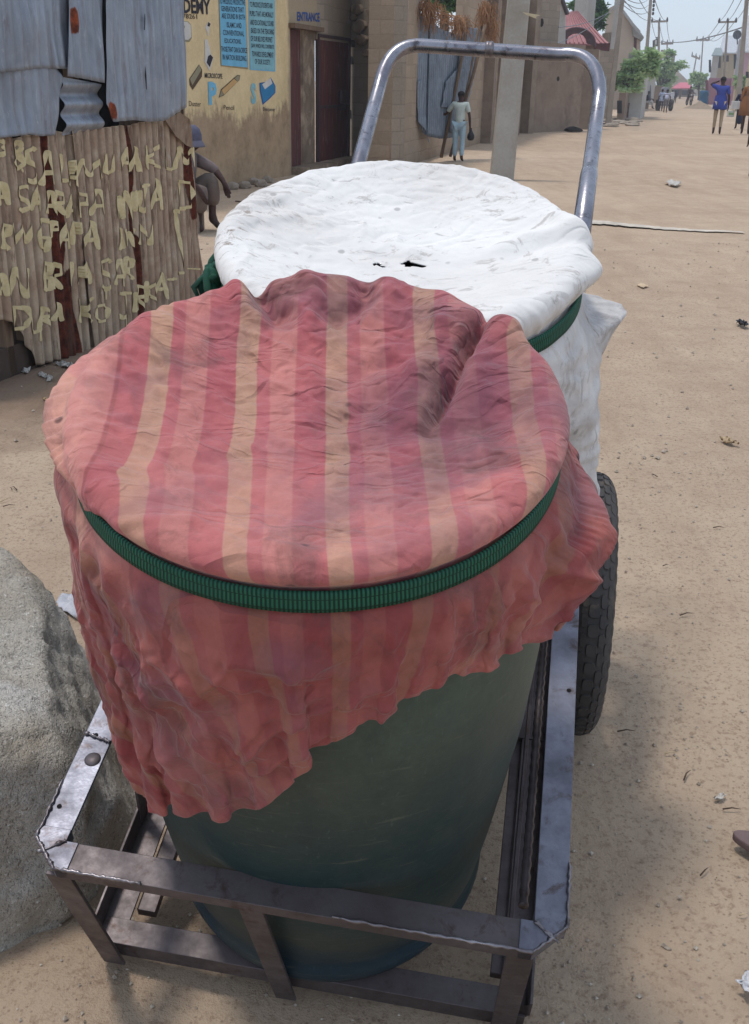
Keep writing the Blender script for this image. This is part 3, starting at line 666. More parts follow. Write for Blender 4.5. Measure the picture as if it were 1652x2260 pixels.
for a_ in ((-8, 20, .42, .26, .060, .42), (10, 9, .77, .07, .085, .44), (-2, 7, .86, .03, .03, .3), (176, 26, D2H - .02, .05, .006, .25)): P2 = bulge(P2, Q2, *a_)
def hole(q):
    for cx, cy, w, h in ((.010, -.026, .016, .010), (-.039, -.035, .009, .006), (.044, -.016, .004, .003)):
        t = math.atan2(q[1] - cy, q[0] - cx)
        if ((q[0] - cx) / w) ** 2 + ((q[1] - cy) / h) ** 2 < 1.25 + .7 * math.sin(3 * t + cx * 90) + .3 * math.sin(7 * t): return True
    return False
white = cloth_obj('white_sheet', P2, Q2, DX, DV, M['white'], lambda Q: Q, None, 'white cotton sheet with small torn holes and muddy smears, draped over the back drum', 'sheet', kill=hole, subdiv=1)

# ------------------------------------------------------------------ webbing straps, tied round each drum below the rim; each follows the sheet it squeezes
def strap(P, Rm, cu_, cv_, hb, tilt, w, label, rr0=None):
    N = 240; A = np.linspace(0, 2 * math.pi, N, endpoint=False)
    r = np.hypot(P[..., 0], P[..., 1]).ravel(); z = P[..., 2].ravel(); a = np.arctan2(P[..., 1], P[..., 0]).ravel()
    sel = (r > .28) & (np.abs(z - hb) < .02); ra, aa = r[sel], a[sel]
    R = np.zeros(N)
    for i, x in enumerate(A):
        d = np.abs((aa - x + math.pi) % (2 * math.pi) - math.pi); q = ra[d < .05]
        R[i] = min(max(q.max() if len(q) else Rm, Rm), Rm + .006)
    for _ in range(8): R = np.maximum(R, .5 * R + .25 * (np.roll(R, 1) + np.roll(R, -1)))
    for _ in range(3): R = .5 * R + .25 * (np.roll(R, 1) + np.roll(R, -1))
    R += .003; V = []; U = []; F = []
    prof = [(-.5, 0), (-.5, .0025), (-.2, .0035), (.1, .003), (.3, .0042), (.5, .0035), (.5, .0)]
    k = len(prof)
    for i in range(N + 1):
        x = A[i % N]; rc = R[i % N]; c = hb + tilt * math.sin(x) + .002 * math.sin(3 * x)
        for h, e in prof:
            V.append(L(cu_ + (rc + e - .004 * h) * math.cos(x), cv_ + (rc + e - .004 * h) * math.sin(x), c + h * w)); U.append((i / N, h + .5))
    for i in range(N):
        for j in range(k - 1): F.append((i * k + j, (i + 1) * k + j, (i + 1) * k + j + 1, i * k + j + 1))
    o = mobj('webbing_strap', V, F, M['strap'], None, True, loc=L(cu_, cv_, hb), uvs=U)
    return tag(o, label, 'strap', None)
st1 = strap(P1, .289, 0, 0, DH - .030, .003, .026, 'ribbed green webbing strap tied round the red striped cloth')
st2 = strap(P2, .306, DX, DV, D2H - .075, .0, .029, 'ribbed green webbing strap tied round the white sheet, with its knot on the left')
kn = MB(); rs = random.Random(4)
kc = np.array([DX - .318, DV - .05, D2H - .08])
for j in range(5):
    pts = []
    for t in np.linspace(0, 1, 14):
        an_ = t * 2 * math.pi + j; pts.append(L(*(kc + np.array([-.006 - .014 * math.cos(an_) * (1 - .1 * j), .028 * math.sin(an_ + j * .6) - .01 * j, .016 * math.sin(an_ * 1.5 + j)]))))
    kn.tube(pts, [.0075] * 14, 7)
for j in range(3):
    kn.tube([L(*(kc + np.array([-.02, 0, 0]))), L(*(kc + np.array([-.026 - .006 * j, -.02 - .012 * j, -.014]))), L(*(kc + np.array([-.024, -.03 - .010 * j, -.032 - .006 * j])))], [.005, .006, .003], 6)
mobj('knot', kn.v, kn.f, M['strap'], st2, True, uvs=[(v[2] * 2.5, v[0]) for v in kn.v])

# ------------------------------------------------------------------ boulder
def noise3(p, s):
    from mathutils import noise
    return noise.fractal(Vector(p) * s, 1.0, 2.0, 5)
bm = bmesh.new(); bmesh.ops.create_icosphere(bm, subdivisions=6, radius=1)
cb = np.array([-1.005, 1.81, .10])
from mathutils import noise as mn
for v in bm.verts:
    p = v.co.copy(); d = p.normalized()
    # faceted block: intersection of planes
    planes = [((.90, .30, .36), .425), ((.55, -.83, .1), .50), ((-.2, -.95, .28), .42), ((.80, .35, .50), .45), ((.25, .0, 1), .385), ((.55, .75, .3), .47), ((-1, 0, .1), .7), ((0, 1, .2), .6), ((.45, -.45, .78), .52), ((0, 0, -1), .35), ((.95, -.25, -.1), .52)]
    t = 9
    for nrm, k in planes:
        nn = Vector(nrm).normalized(); q = d.dot(nn)
        if q > .01: t = min(t, k / q)
    t2 = 0
    t = min(t, .95)
    s = t * (1 + .03 * mn.fractal(d * 2.3, 1, 2, 4) + .026 * (.5 - abs(mn.noise(d * 7))) + .018 * mn.fractal(d * 11, 1, 2, 4) + .009 * mn.fractal(d * 34, 1, 2, 3))
    v.co = d * s
V = [np.array(v.co) + cb for v in bm.verts]; F = [tuple(x.index for x in f.verts) for f in bm.faces]; bm.free()
o = mobj('boulder', V, F, M['granite'], None, True, loc=(cb[0], cb[1], 0)); sm_ = o.modifiers.new('sm', 'CORRECTIVE_SMOOTH') ; o.modifiers.remove(sm_)
tag(o, 'large rough grey granite boulder on the sand against the left side of the cart', 'boulder')

# ================================================================== background
M['zinc'] = None
def mat_zinc(name, base, alt, rust, amt=.3, gl=.45, crest=.3):
    n = NT(name, gl, .35, .4); v = n.co(); st = n.co(scale=(9, 9, .7))
    c = n.mix(n.step(n.noise(v, 4, 6, .7, .5), .38, .66), lin(base), lin(alt))
    c = n.mix(n.math('MULTIPLY', n.step(n.noise(st, 2.2, 5, .7), .48, .66), .6), c, lin(tuple(int(x * .78) for x in base)))
    c = n.mix(n.math('MULTIPLY', n.step(n.noise(n.co(loc=(4, 2, 1), scale=(3, 3, 1)), 7, 6, .8, .8), .58, .68), .35), c, lin((205, 210, 216)))
    cr = n.n('ShaderNodeAttribute', attribute_name='crest'); c = n.mix(n.math('MULTIPLY', n.math('SUBTRACT', 1.0, n.step(cr.outputs['Fac'], .15, .7)), crest), c, lin(tuple(int(x * .62) for x in alt)))  # valleys darkened in the colour: painted shade between the ridges
    at = n.n('ShaderNodeAttribute', attribute_name='rust')
    rn = n.noise(n.co(scale=(2, 2, .6)), 14, 6, .7, .5)
    m = n.step(n.math('ADD', at.outputs['Fac'], n.math('MULTIPLY', n.math('SUBTRACT', rn, .5), 1.2)), .45, .62)
    c = n.mix(m, c, n.mix(n.step(n.noise(v, 20, 5, .7), .4, .6), lin(rust), lin(tuple(int(x * .6) for x in rust))))
    c = n.mix(n.math('MULTIPLY', n.step(n.noise(n.co(loc=(8, 8, 8), scale=(6, 6, 1)), 3, 6, .75), .52, .66), amt), c, lin((98, 76, 64)))
    n.color(c); n.l(n.math('ADD', n.math('MULTIPLY', m, .4), gl), n.b.inputs['Roughness']); n.bump(n.noise(v, 25, 5, .7), .35, .008); return n.m
M['zinc'] = mat_zinc('galvanised_sheet', (150, 158, 170), (126, 134, 146), (150, 74, 44), .45, .45, .12)
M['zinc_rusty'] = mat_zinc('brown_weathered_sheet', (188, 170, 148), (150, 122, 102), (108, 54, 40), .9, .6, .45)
M['zinc_blue'] = mat_zinc('blue_grey_sheet', (134, 144, 156), (112, 122, 134), (120, 70, 48), .12)
def mat_plain(name, c, rough=.85, v=.16, metal=0): return mottle(name, c, tuple(int(x * (1 - v)) for x in c), 5, rough, .15, .004, 60, metal=metal)
M['lettering'] = mottle('cream_hand_paint', (222, 206, 164), (196, 178, 134), 14, .8, .1, .002, 60)
M['wood'] = mottle('grey_brown_timber', (130, 108, 88), (96, 78, 64), 5, .9, .4, .01, 30, (8, 8, .6))
def mat_block(name, base, mortar, dirt, bw=.45, bh=.225, mw=.012, dirt_h=.8, rough=.95):
    n = NT(name, rough, 0, .1); uv = n.n('ShaderNodeTexCoord').outputs['UV']
    wv = n.n('ShaderNodeVectorMath', operation='ADD'); nz = n.n('ShaderNodeTexNoise', Scale=2.0); n.l(uv, nz.inputs['Vector'])
    sc = n.n('ShaderNodeVectorMath', operation='SCALE'); sc.inputs['Scale'].default_value = .06; n.l(nz.outputs['Color'], sc.inputs[0]); n.l(uv, wv.inputs[0]); n.l(sc.outputs[0], wv.inputs[1])
    br = n.n('ShaderNodeTexBrick', Scale=1.0); br.inputs['Brick Width'].default_value = bw; br.inputs['Row Height'].default_value = bh; br.inputs['Mortar Size'].default_value = mw; br.inputs['Mortar Smooth'].default_value = .4
    br.inputs['Color1'].default_value = lin(base); br.inputs['Color2'].default_value = lin(tuple(int(x * .9) for x in base)); br.inputs['Mortar'].default_value = lin(mortar)
    n.l(wv.outputs[0], br.inputs['Vector'])
    v = n.co(); a = n.noise(v, 1.6, 6, .65); c = br.outputs['Color']
    c = n.mix(n.step(a, .50, .68), c, lin(tuple(int(x * .93) for x in base)))
    sp = n.n('ShaderNodeSeparateXYZ'); n.l(uv, sp.inputs[0])
    h = n.math('ADD', sp.outputs[1], n.math('MULTIPLY', n.noise(v, 2.2, 5, .6), 1.0))
    c = n.mix(n.math('MULTIPLY', n.math('SUBTRACT', 1.0, n.step(h, dirt_h * .5, dirt_h)), .7), c, lin(dirt))
    c = n.mix(.3, c, n.ramp(n.noise(v, 26, 5, .75), [(.3, (.4, .4, .4)), (.7, (1.1, 1.1, 1.1))]), 'MULTIPLY')
    n.color(c); b = n.bump(n.math('SUBTRACT', 1.0, br.outputs['Fac']), .5, .012); n.bump(n.noise(v, 14, 6, .7), .5, .015, b); return n.m
M['block'] = mat_block('bare_sandcrete_block', (174, 154, 133), (160, 141, 122), (134, 112, 92))
M['block_grey'] = mat_block('old_cement_block_wall', (162, 148, 132), (142, 130, 117), (120, 102, 88))
M['plaster'] = mottle('stained_brown_render', (148, 130, 114), (124, 106, 92), 1.6, .95, .3, .01, 26, c3=(104, 88, 76), s3=1.1, t3=(.55, .72))
def mat_yellow():
    n = NT('weathered_yellow_paint', .9, 0, .15); v = n.co(); uv = n.n('ShaderNodeTexCoord').outputs['UV']; sp = n.n('ShaderNodeSeparateXYZ'); n.l(uv, sp.inputs[0])
    c = n.mix(n.step(n.noise(v, 1.8, 6, .65), .4, .65), lin((222, 200, 156)), lin((206, 184, 142)))
    # bare brown cement where the paint has washed off towards the ground, ragged edge
    h = n.math('ADD', sp.outputs[1], n.math('MULTIPLY', n.math('SUBTRACT', n.noise(n.co(scale=(1, 1, .35)), 2.4, 7, .7, .3), .5), 1.3))
    h2 = n.math('ADD', h, n.math('MULTIPLY', n.math('SUBTRACT', n.noise(v, 9, 5, .7), .5), .35))
    c = n.mix(n.math('SUBTRACT', 1.0, n.step(h2, .92, 1.08)), c, n.mix(n.step(n.noise(v, 3, 5, .7), .4, .65), lin((172, 148, 120)), lin((144, 122, 98))))
    # black drip marks from the top
    dr = n.noise(n.co(scale=(7, 7, .35)), 2.6, 6, .75); tz = n.step(sp.outputs[1], 2.5, 3.3)
    c = n.mix(n.math('MULTIPLY', n.math('MULTIPLY', n.step(dr, .45, .6), tz), .75), c, lin((84, 74, 66)))
    # cement patch next to the doorway
    px = n.step(n.math('ADD', sp.outputs[0], n.math('MULTIPLY', n.noise(v, 3, 4), .25)), YEL_X, YEL_X + .12)
    c = n.mix(n.math('MULTIPLY', px, .8), c, lin((150, 134, 116)))
    c = n.mix(.3, c, n.ramp(n.noise(v, 22, 5, .75), [(.3, (.5, .5, .48)), (.7, (1.08, 1.08, 1.06))]), 'MULTIPLY')
    n.color(c); n.bump(n.noise(v, 12, 6, .7), .4, .012); return n.m

def wall(name, A, B, z0, z1, m, th=.22, label=None, cat='wall', parent=None, back=True, uo=0, top=None):
    """a masonry wall from A to B; its front face lies on the A-B line; top may be a list of (fraction, z) for a broken top edge"""
    A = np.array([A[0], A[1], 0.0]); B = np.array([B[0], B[1], 0.0]); d = B - A; Ln = np.linalg.norm(d); d /= Ln; nn = np.array([d[1], -d[0], 0])
    if nn @ (CAM - A) < 0: nn = -nn
    tp = top or [(0, z1), (1, z1)]
    V = []; U = []; F = []
    k = len(tp)
    for off in (0, -th):
        for f, z in tp:
            V += [A + d * Ln * f + nn * off + [0, 0, z0], A + d * Ln * f + nn * off + [0, 0, z]]; U += [(uo + Ln * f + off, z0), (uo + Ln * f + off, z)]
    for i in range(k - 1):
        a = 2 * i; F += [(a, a + 2, a + 3, a + 1), (2 * k + a, 2 * k + a + 1, 2 * k + a + 3, 2 * k + a + 2), (a + 1, a + 3, 2 * k + a + 3, 2 * k + a + 1)]
    F += [(0, 1, 2 * k + 1, 2 * k), (2 * k - 2, 4 * k - 2, 4 * k - 1, 2 * k - 1)]
    o = mobj(name, V, F, m, parent, False, loc=None if parent else (A + B) / 2, uvs=U)
    if label: tag(o, label, cat)
    return o
def poly_on(pl, pts, off=.004, th=.004):              # a flat painted shape lying on a wall
    V = [pl.pt(*pl.hit(*p), off) for p in pts]; return V
def paint(name, pl, pts, m, parent, off=.004):
    V = poly_on(pl, pts, off); n = len(V)
    return mobj(name, V, [tuple(range(n))], m, parent)
def text_on(name, pl, s, x0, y0, x1, y1, m, parent, off=.006, bold=.0, slope=None):
    """text fitted between picture corners (x0,y0) top-left and (x1,y1) bottom-right, lying on the wall"""
    V, F = txt_mesh(s, bold)
    lo, hi = V.min(0), V.max(0); u = (V[:, 0] - lo[0]) / (hi[0] - lo[0]); w = (V[:, 1] - lo[1]) / (hi[1] - lo[1])
    sl = .0 if slope is None else slope
    a0, z0t = pl.hit(x0, y0); _, z0b = pl.hit(x0, y1); a1, z1t = pl.hit(x1, y0 + sl * (x1 - x0)); _, z1b = pl.hit(x1, y1 + sl * (x1 - x0))
    W_ = []
    for i in range(len(V)):
        a = a0 + (a1 - a0) * u[i]; zt = z0t + (z1t - z0t) * u[i]; zb = z0b + (z1b - z0b) * u[i]; W_.append(pl.pt(a, zb + (zt - zb) * w[i], off))
    return mobj(name, W_, F, m, parent)

# ---- corrugated sheets: every sheet has a top and a bottom outline traced in the picture, laid on its own wall plane
def sheet(name, pl, top, bot, m, off=0.0, amp=.009, wl=.076, rusts=(), parent=None, lean=0.0, ph=0.0, horiz=False, crumple=.006, th=.0012, hit_pl=None, nz=26):
    h = hit_pl or pl
    T = [h.hit(*p) for p in top]; Bt = [h.hit(*p) for p in bot]
    a0 = min(T[0][0], Bt[0][0]); a1 = max(T[-1][0], Bt[-1][0])
    n = max(8, int((a1 - a0) / wl * 9)); R = []
    ta, tz = [t[0] for t in T], [t[1] for t in T]; ba, bz = [t[0] for t in Bt], [t[1] for t in Bt]
    V = []; CR_ = []
    for i in range(n + 1):
        f = i / n; at = ta[0] + (ta[-1] - ta[0]) * f; ab = ba[0] + (ba[-1] - ba[0]) * f
        zt = np.interp(at, ta, tz); zb = np.interp(ab, ba, bz)
        for j in range(nz + 1):
            g = j / nz; a = at + (ab - at) * g; z = zt + (zb - zt) * g
            c = amp * math.sin(2 * math.pi * ((z if horiz else a) / wl) + ph)
            nv = mn.noise(Vector((a * 2.2, z * 1.5, ph))) * crumple * 1.8 + mn.noise(Vector((a * 9, z * 5, ph + 3))) * crumple * .6
            V.append(pl.pt(a, z, off + c + nv + lean * z))
            CR_.append(.5 + .5 * c / amp); r = 0
            for (ra, rz0, rz1, rw) in rusts:
                if rz0 < z < rz1: r = max(r, 1.5 * math.exp(-((a - ra - .015 * math.sin(z * 9 + ra * 5)) / rw) ** 4) * min(1, (z - rz0) / .08, (rz1 - z) / .08))
            R.append(r)
    F = [(i * (nz + 1) + j, (i + 1) * (nz + 1) + j, (i + 1) * (nz + 1) + j + 1, i * (nz + 1) + j + 1) for i in range(n) for j in range(nz)]
    o = mobj(name, V, F, m, parent, True)
    at_ = o.data.attributes.new('rust', 'FLOAT', 'POINT'); at_.data.foreach_set('value', R); ac_ = o.data.attributes.new('crest', 'FLOAT', 'POINT'); ac_.data.foreach_set('value', CR_)
    so_ = o.modifiers.new('t', 'SOLIDIFY'); so_.thickness = .0006
    return o
def surf(pl, a, z, off, amp, wl, ph, crumple, lean=0):
    c = amp * math.sin(2 * math.pi * (a / wl) + ph)
    nv = mn.noise(Vector((a * 2.2, z * 1.5, ph))) * crumple * 1.8 + mn.noise(Vector((a * 9, z * 5, ph + 3))) * crumple * .6
    return pl.pt(a, z, off + c + nv + lean * z)

# ---- the corrugated shack on the left
SH = Plane(G(90, 808), G(448, 665))
shack = thing('corrugated_shack', 'shack of rusty and galvanised corrugated sheets with cream hand-painted words', 'shack', SH.pt(.8, 0))
def RA(px, py): return SH.hit(px, py)
r1a, _ = RA(112, 430); r2a, _ = RA(410, 380); r3a, _ = RA(300, 420)
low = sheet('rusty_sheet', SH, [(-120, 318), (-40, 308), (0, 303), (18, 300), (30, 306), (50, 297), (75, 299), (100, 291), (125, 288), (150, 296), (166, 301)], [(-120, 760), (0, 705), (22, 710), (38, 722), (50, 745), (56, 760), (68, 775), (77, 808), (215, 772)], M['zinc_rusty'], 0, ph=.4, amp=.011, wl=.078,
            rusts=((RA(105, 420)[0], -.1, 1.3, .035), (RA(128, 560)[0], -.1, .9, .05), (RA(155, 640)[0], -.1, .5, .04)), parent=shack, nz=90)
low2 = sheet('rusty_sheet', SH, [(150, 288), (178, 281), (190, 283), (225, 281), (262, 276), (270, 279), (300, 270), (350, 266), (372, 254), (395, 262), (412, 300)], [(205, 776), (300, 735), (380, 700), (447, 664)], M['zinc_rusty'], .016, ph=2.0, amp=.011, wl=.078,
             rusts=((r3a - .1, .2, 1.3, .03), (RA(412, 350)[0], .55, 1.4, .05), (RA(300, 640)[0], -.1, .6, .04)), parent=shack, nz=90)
up = []
up.append(sheet('galvanised_sheet', SH, [(-120, -110), (30, -110), (170, -110)], [(-120, 170), (0, 158), (60, 150), (140, 152), (168, 155)], M['zinc'], .06, amp=.0045, ph=1, crumple=.016, parent=shack))
up.append(sheet('galvanised_sheet', SH, [(-120, 150), (10, 140), (75, 140), (108, 150), (120, 170)], [(-120, 312), (0, 302), (45, 296), (75, 300), (105, 298)], M['zinc'], .045, amp=.004, ph=2, crumple=.014, parent=shack))
up.append(sheet('galvanised_sheet', SH, [(120, -110), (200, -110)], [(122, 168), (150, 172), (200, 182)], M['zinc'], .075, amp=.005, ph=4, crumple=.014, rusts=((RA(136, 40)[0], RA(136, 88)[1], RA(136, 4)[1], .035),), parent=shack))
up.append(sheet('galvanised_sheet', SH, [(197, -110), (300, -110), (375, -110)], [(205, 228), (222, 268), (262, 264), (300, 268), (335, 266), (352, 256), (385, 235)], M['zinc'], .09, amp=.0045, ph=3, crumple=.012, rusts=((RA(217, 240)[0], RA(217, 275)[1], RA(217, 212)[1], .04),), parent=shack, nz=34))
up.append(sheet('corrugated_patch', SH, [(120, 168), (206, 186)], [(132, 300), (215, 282)], M['zinc'], .03, amp=.016, wl=.10, horiz=True, crumple=.003, parent=shack, nz=60))
# black sheet standing for the unlit interior, and posts inside, seen through the gaps; torn slits in the right sheet
pin = MB(); a0_, a1_ = RA(-120, 500)[0], RA(440, 600)[0]
P_ = SH.pt((a0_ + a1_) / 2, 1.5, -.55); MB().box(P_, (a1_ - a0_, .02, 3.0), [SH.d, SH.n, np.array([0, 0, 1])]).build('interior_dark', M['black'], shack)
MB().box(SH.pt((a0_ + a1_) / 2, .0, -.28), (a1_ - a0_, .5, .3), [SH.d, SH.n, np.array([0, 0, 1])]).build('floor', mat_plain('dark_earth', (78, 64, 56)), shack)
for px in (15, 60, 212, 420):
    a, _ = RA(px, 600); MB().box(SH.pt(a, 1.35, -.06), (.06, .06, 2.7), [SH.d, SH.n, np.array([0, 0, 1])]).build('corner_post', M['wood'], shack)
MB().box(SH.pt(a1_ - .02, 1.5, -.30), (.02, .5, 3.0), [SH.d, SH.n, np.array([0, 0, 1])]).build('side_wall', M['zinc_rusty'], shack)
for pts in ([(374, 10), (375, 40), (376, 88), (379, 88), (377, 40)], ):
    pts = [(p[0] * .0 + q[0], q[1]) for p, q in zip(pts, [(282, 30), (281, 66), (283, 66), (284, 40), (283, 30)])]
    V = [SH.pt(*SH.hit(*p), .107) for p in pts]; mobj('torn_slit', V, [tuple(range(len(V)))], M['black'], up[3])
V = [SH.pt(*SH.hit(*p), .107) for p in ((284, 143), (283, 165), (286, 195), (288, 198), (287, 165))]; mobj('torn_slit', V, [tuple(range(5))], M['black'], up[3])
# flap of rusty sheet folded at the upper right corner
fl = MB(); e = [SH.pt(*SH.hit(*p), o_) for p, o_ in (((352, 262), .03), ((378, 248), .06), ((392, 262), .08), ((400, 285), .07), ((412, 326), .04), ((396, 320), .045), ((374, 300), .04))]
fl.prism(e, SH.n * .004).build('folded_corner', M['zinc_rusty'], shack)

# hand-painted words on the rusty sheets
def zc(x, y): return (x * .28658, 236.7 + y * .28658)
GL_ = {'A': [[(0, 1), (.45, 0), (.62, .05), (1, 1)], [(.2, .66), (.85, .62)]], 'S': [[(1, .12), (.6, 0), (.15, .15), (.2, .4), (.75, .58), (.9, .8), (.55, 1), (.05, .9)]], 'L': [[(.1, 0), (.15, 1), (.9, .95)]], 'M': [[(0, 1), (.12, 0), (.5, .8), (.85, .05), (1, 1)]],
       'U': [[(0, 0), (.1, .85), (.5, 1), (.85, .85), (.95, 0)]], 'K': [[(.05, 0), (.15, 1)], [(.9, .0), (.2, .55), (1, .95)]], 'R': [[(0, 1), (.05, 0), (.8, .1), (.75, .42), (.1, .52), (.95, 1)]], 'P': [[(0, 1), (.05, 0), (.85, .1), (.8, .42), (.1, .5)]], 'N': [[(0, 1), (.1, 0), (.85, 1), (1, 0)]],
       'J': [[(.1, .05), (1, .0)], [(.6, .02), (.62, .8), (.35, 1), (.0, .85)]], 'D': [[(.1, 0), (.1, 1), (.8, .9), (1, .45), (.8, .08), (0, .02)]], 'O': [[(.5, 0), (.1, .3), (.1, .75), (.5, 1), (.9, .75), (.95, .3), (.5, 0)]], 'G': [[(.95, .1), (.4, 0), (.05, .4), (.2, .9), (.7, 1), (.9, .6), (.5, .6)]], 'I': [[(.5, 0), (.55, 1)]],
       'B': [[(.1, 1), (.05, 0), (.75, .1), (.7, .42), (.15, .48), (.85, .6), (.8, .95), (.1, 1)]], 'W': [[(0, 0), (.2, 1), (.5, .2), (.8, 1), (1, 0)]], 'T': [[(0, 0), (1, .0)], [(.5, 0), (.5, 1)]], '3': [[(.0, .05), (.8, .1), (.3, .45), (.9, .7), (.0, 1)]], '8': [[(.8, .2), (.4, 0), (.1, .2), (.9, .75), (.5, 1), (.1, .75), (.8, .2)]]}
WORDS = [('3', -20, 255, 35, 370), ('8', 95, 262, 165, 480), ('S', 185, 300, 275, 575), ('A', 305, 335, 400, 600), ('L', 462, 355, 515, 570), ('A', 528, 425, 570, 610), ('M', 575, 400, 760, 555), ('U', 778, 360, 850, 515), ('A', 912, 312, 968, 490), ('A', 978, 312, 1050, 490), ('K', 1092, 290, 1208, 480), ('U', 1250, 322, 1342, 488), ('M', 1352, 312, 1470, 460),
         ('A', -30, 580, 40, 750), ('S', 112, 605, 210, 800), ('A', 232, 605, 302, 800), ('A', 335, 645, 410, 820), ('R', 422, 655, 480, 830), ('A', 508, 680, 556, 855), ('P', 588, 665, 650, 845), ('A', 672, 638, 778, 830), ('W', 868, 645, 922, 850), ('N', 935, 645, 1000, 855), ('N', 1012, 640, 1050, 800), ('J', 1045, 592, 1118, 800), ('A', 1142, 555, 1222, 790), ('D', 1352, 565, 1462, 785),
         ('R', 0, 895, 68, 1095), ('W', 80, 885, 228, 1045), ('G', 280, 862, 370, 1100), ('P', 388, 885, 440, 1010), ('A', 452, 890, 530, 1090), ('P', 542, 885, 592, 1055), ('A', 622, 885, 722, 1090), ('A', 885, 935, 925, 1095), ('W', 930, 930, 1012, 1060), ('N', 1042, 900, 1140, 1055),
         ('A', -25, 1290, 40, 1450), ('N', 80, 1235, 210, 1460), ('B', 322, 1190, 392, 1410), ('R', 402, 1205, 462, 1400), ('I', 520, 1190, 575, 1390), ('A', 590, 1185, 662, 1365), ('S', 738, 1165, 830, 1400), ('A', 852, 1175, 922, 1370), ('R', 930, 1155, 1002, 1325),
         ('D', 92, 1532, 220, 1710), ('U', 236, 1552, 300, 1740), ('R', 316, 1545, 390, 1690), ('A', 402, 1515, 470, 1650), ('K', 602, 1462, 690, 1660), ('O', 697, 1515, 808, 1650), ('J', 890, 1425, 975, 1620), ('I', 975, 1420, 1040, 1580), ('R', 1032, 1375, 1100, 1555), ('K', 1092, 1335, 1190, 1500), ('A', 1172, 1272, 1258, 1470)]
rg = random.Random(11)
lt = MB()
def stroke(pts, w0):
    dense = []
    for i in range(len(pts) - 1):
        n = max(2, int(math.dist(pts[i], pts[i + 1]) / 3))
        for k in range(n): t = k / n; dense.append((pts[i][0] + (pts[i + 1][0] - pts[i][0]) * t, pts[i][1] + (pts[i + 1][1] - pts[i][1]) * t))
    dense.append(pts[-1])
    for _ in range(3):
        dense = [dense[0]] + [((dense[i - 1][0] + 2 * dense[i][0] + dense[i + 1][0]) / 4, (dense[i - 1][1] + 2 * dense[i][1] + dense[i + 1][1]) / 4) for i in range(1, len(dense) - 1)] + [dense[-1]]
    w_ph = rg.uniform(0, 6); H = [SH.hit(*zc(*p)) for p in dense]; V = []; n = len(H); K = 5
    for i, (a, z) in enumerate(H):
        a2, z2 = H[min(i + 1, n - 1)]; a1, z1 = H[max(i - 1, 0)]; dx, dz = a2 - a1, z2 - z1; l = math.hypot(dx, dz) + 1e-9; nx_, nz_ = -dz / l, dx / l
        w = w0 * (1.0 + .22 * math.sin(i * .11 + w_ph)) * (1 if 2 < i < n - 3 else .7)
        for k in range(K):
            t = (k / (K - 1) - .5) * w; aa, zz = a + nx_ * t * 1.5, z + nz_ * t
            x_d = zz  # which sheet carries this point
            right = aa > RA(166, 500)[0]
            q = surf(SH, aa, zz, .016, .011, .078, 2.0, .006) if right else surf(SH, aa, zz, 0, .011, .078, .4, .006)
            V.append(q + SH.n * .0075)
    lt.add(V, [(i * K + k, i * K + k + 1, (i + 1) * K + k + 1, (i + 1) * K + k) for i in range(n - 1) for k in range(K - 1)])
for ch, x0, y0, x1, y1 in WORDS:
    for s in GL_[ch]: stroke([(x0 + (x1 - x0) * p[0] + rg.uniform(-4, 4), y0 + (y1 - y0) * p[1] + rg.uniform(-5, 5)) for p in s], .0205)
stroke([(1305, 800), (1340, 795), (1372, 815)], .022); stroke([(1338, 800), (1350, 950), (1375, 1150), (1395, 1240)], .017); stroke([(1410, 1240), (1525, 1245)], .011)
stroke([(1270, 1325), (1330, 1320)], .02); stroke([(1340, 1280), (1385, 1270)], .02)
for x, y0, y1 in ((785, 1380, 1480), (930, 1600, 1700), (290, 1700, 1800), (800, 560, 640), (1085, 760, 860), (1050, 470, 500), (150, 470, 500)): stroke([(x, y0), (x + 6, y1)], .007)
lt.build('painted_words', M['lettering'], low2, True)

# ---- painted school wall and the compound walls along the street
YP = Plane(G(520, 413), G(643, 386))
YEL_X = YP.hit(640, 200)[0] + 20.0 + .0
M['yellow'] = mat_yellow()
aL = YP.hit(300, 300)[0]; aD = YP.hit(643, 386)[0]; aE = YP.hit(772, 300)[0]
ztop = 3.9
school = thing('painted_school_wall', 'yellow school wall painted with notices, teaching pictures and an entrance sign', 'wall', YP.pt((aL + aD) / 2, 0))
dl, dr_ = aD, YP.hit(671, 200)[0]; cl, cr = YP.hit(673, 200)[0], YP.hit(699, 200)[0]
zl = YP.hit(655, 63)[1]
wall('wall', YP.pt(aL, 0), YP.pt(aD, 0), -.1, ztop, M['yellow'], .25, parent=school, uo=20.0 + aL)
wall('wall', YP.pt(aD, 0), YP.pt(cr, 0), zl, ztop, M['yellow'], .25, parent=school, uo=20.0 + aD)
M['mud'] = mottle('crumbling_brown_cement', (140, 122, 104), (108, 92, 78), 4, .95, .8, .03, 16, c3=(176, 158, 136), s3=3)
wall('doorway_pier', YP.pt(cl, 0, -.04), YP.pt(cr, 0, -.04), -.1, zl, M['mud'], .2, parent=school)
wall('wall', YP.pt(cr, 0), YP.pt(aE + .3, 0), YP.hit(720, 78)[1] if False else zl - .12, ztop, M['block_grey'], .25, parent=school)
MB().box(YP.pt((dl + cr) / 2, zl + .03, .05), (cr - dl + .15, .12, .07), [YP.d, YP.n, np.array([0, 0, 1])]).build('lintel', M['wood'], school)
M['door_red'] = mottle('peeling_red_brown_door_paint', (104, 56, 52), (70, 44, 46), 3, .75, .3, .006, 30, (5, 5, .5), c3=(134, 118, 112), s3=5, t3=(.60, .70))
M['door_grey'] = mottle('dark_rusted_door_steel', (78, 58, 60), (60, 48, 54), 3, .65, .3, .006, 30, (5, 5, .5), c3=(120, 92, 84), s3=4, t3=(.6, .72), metal=.2)
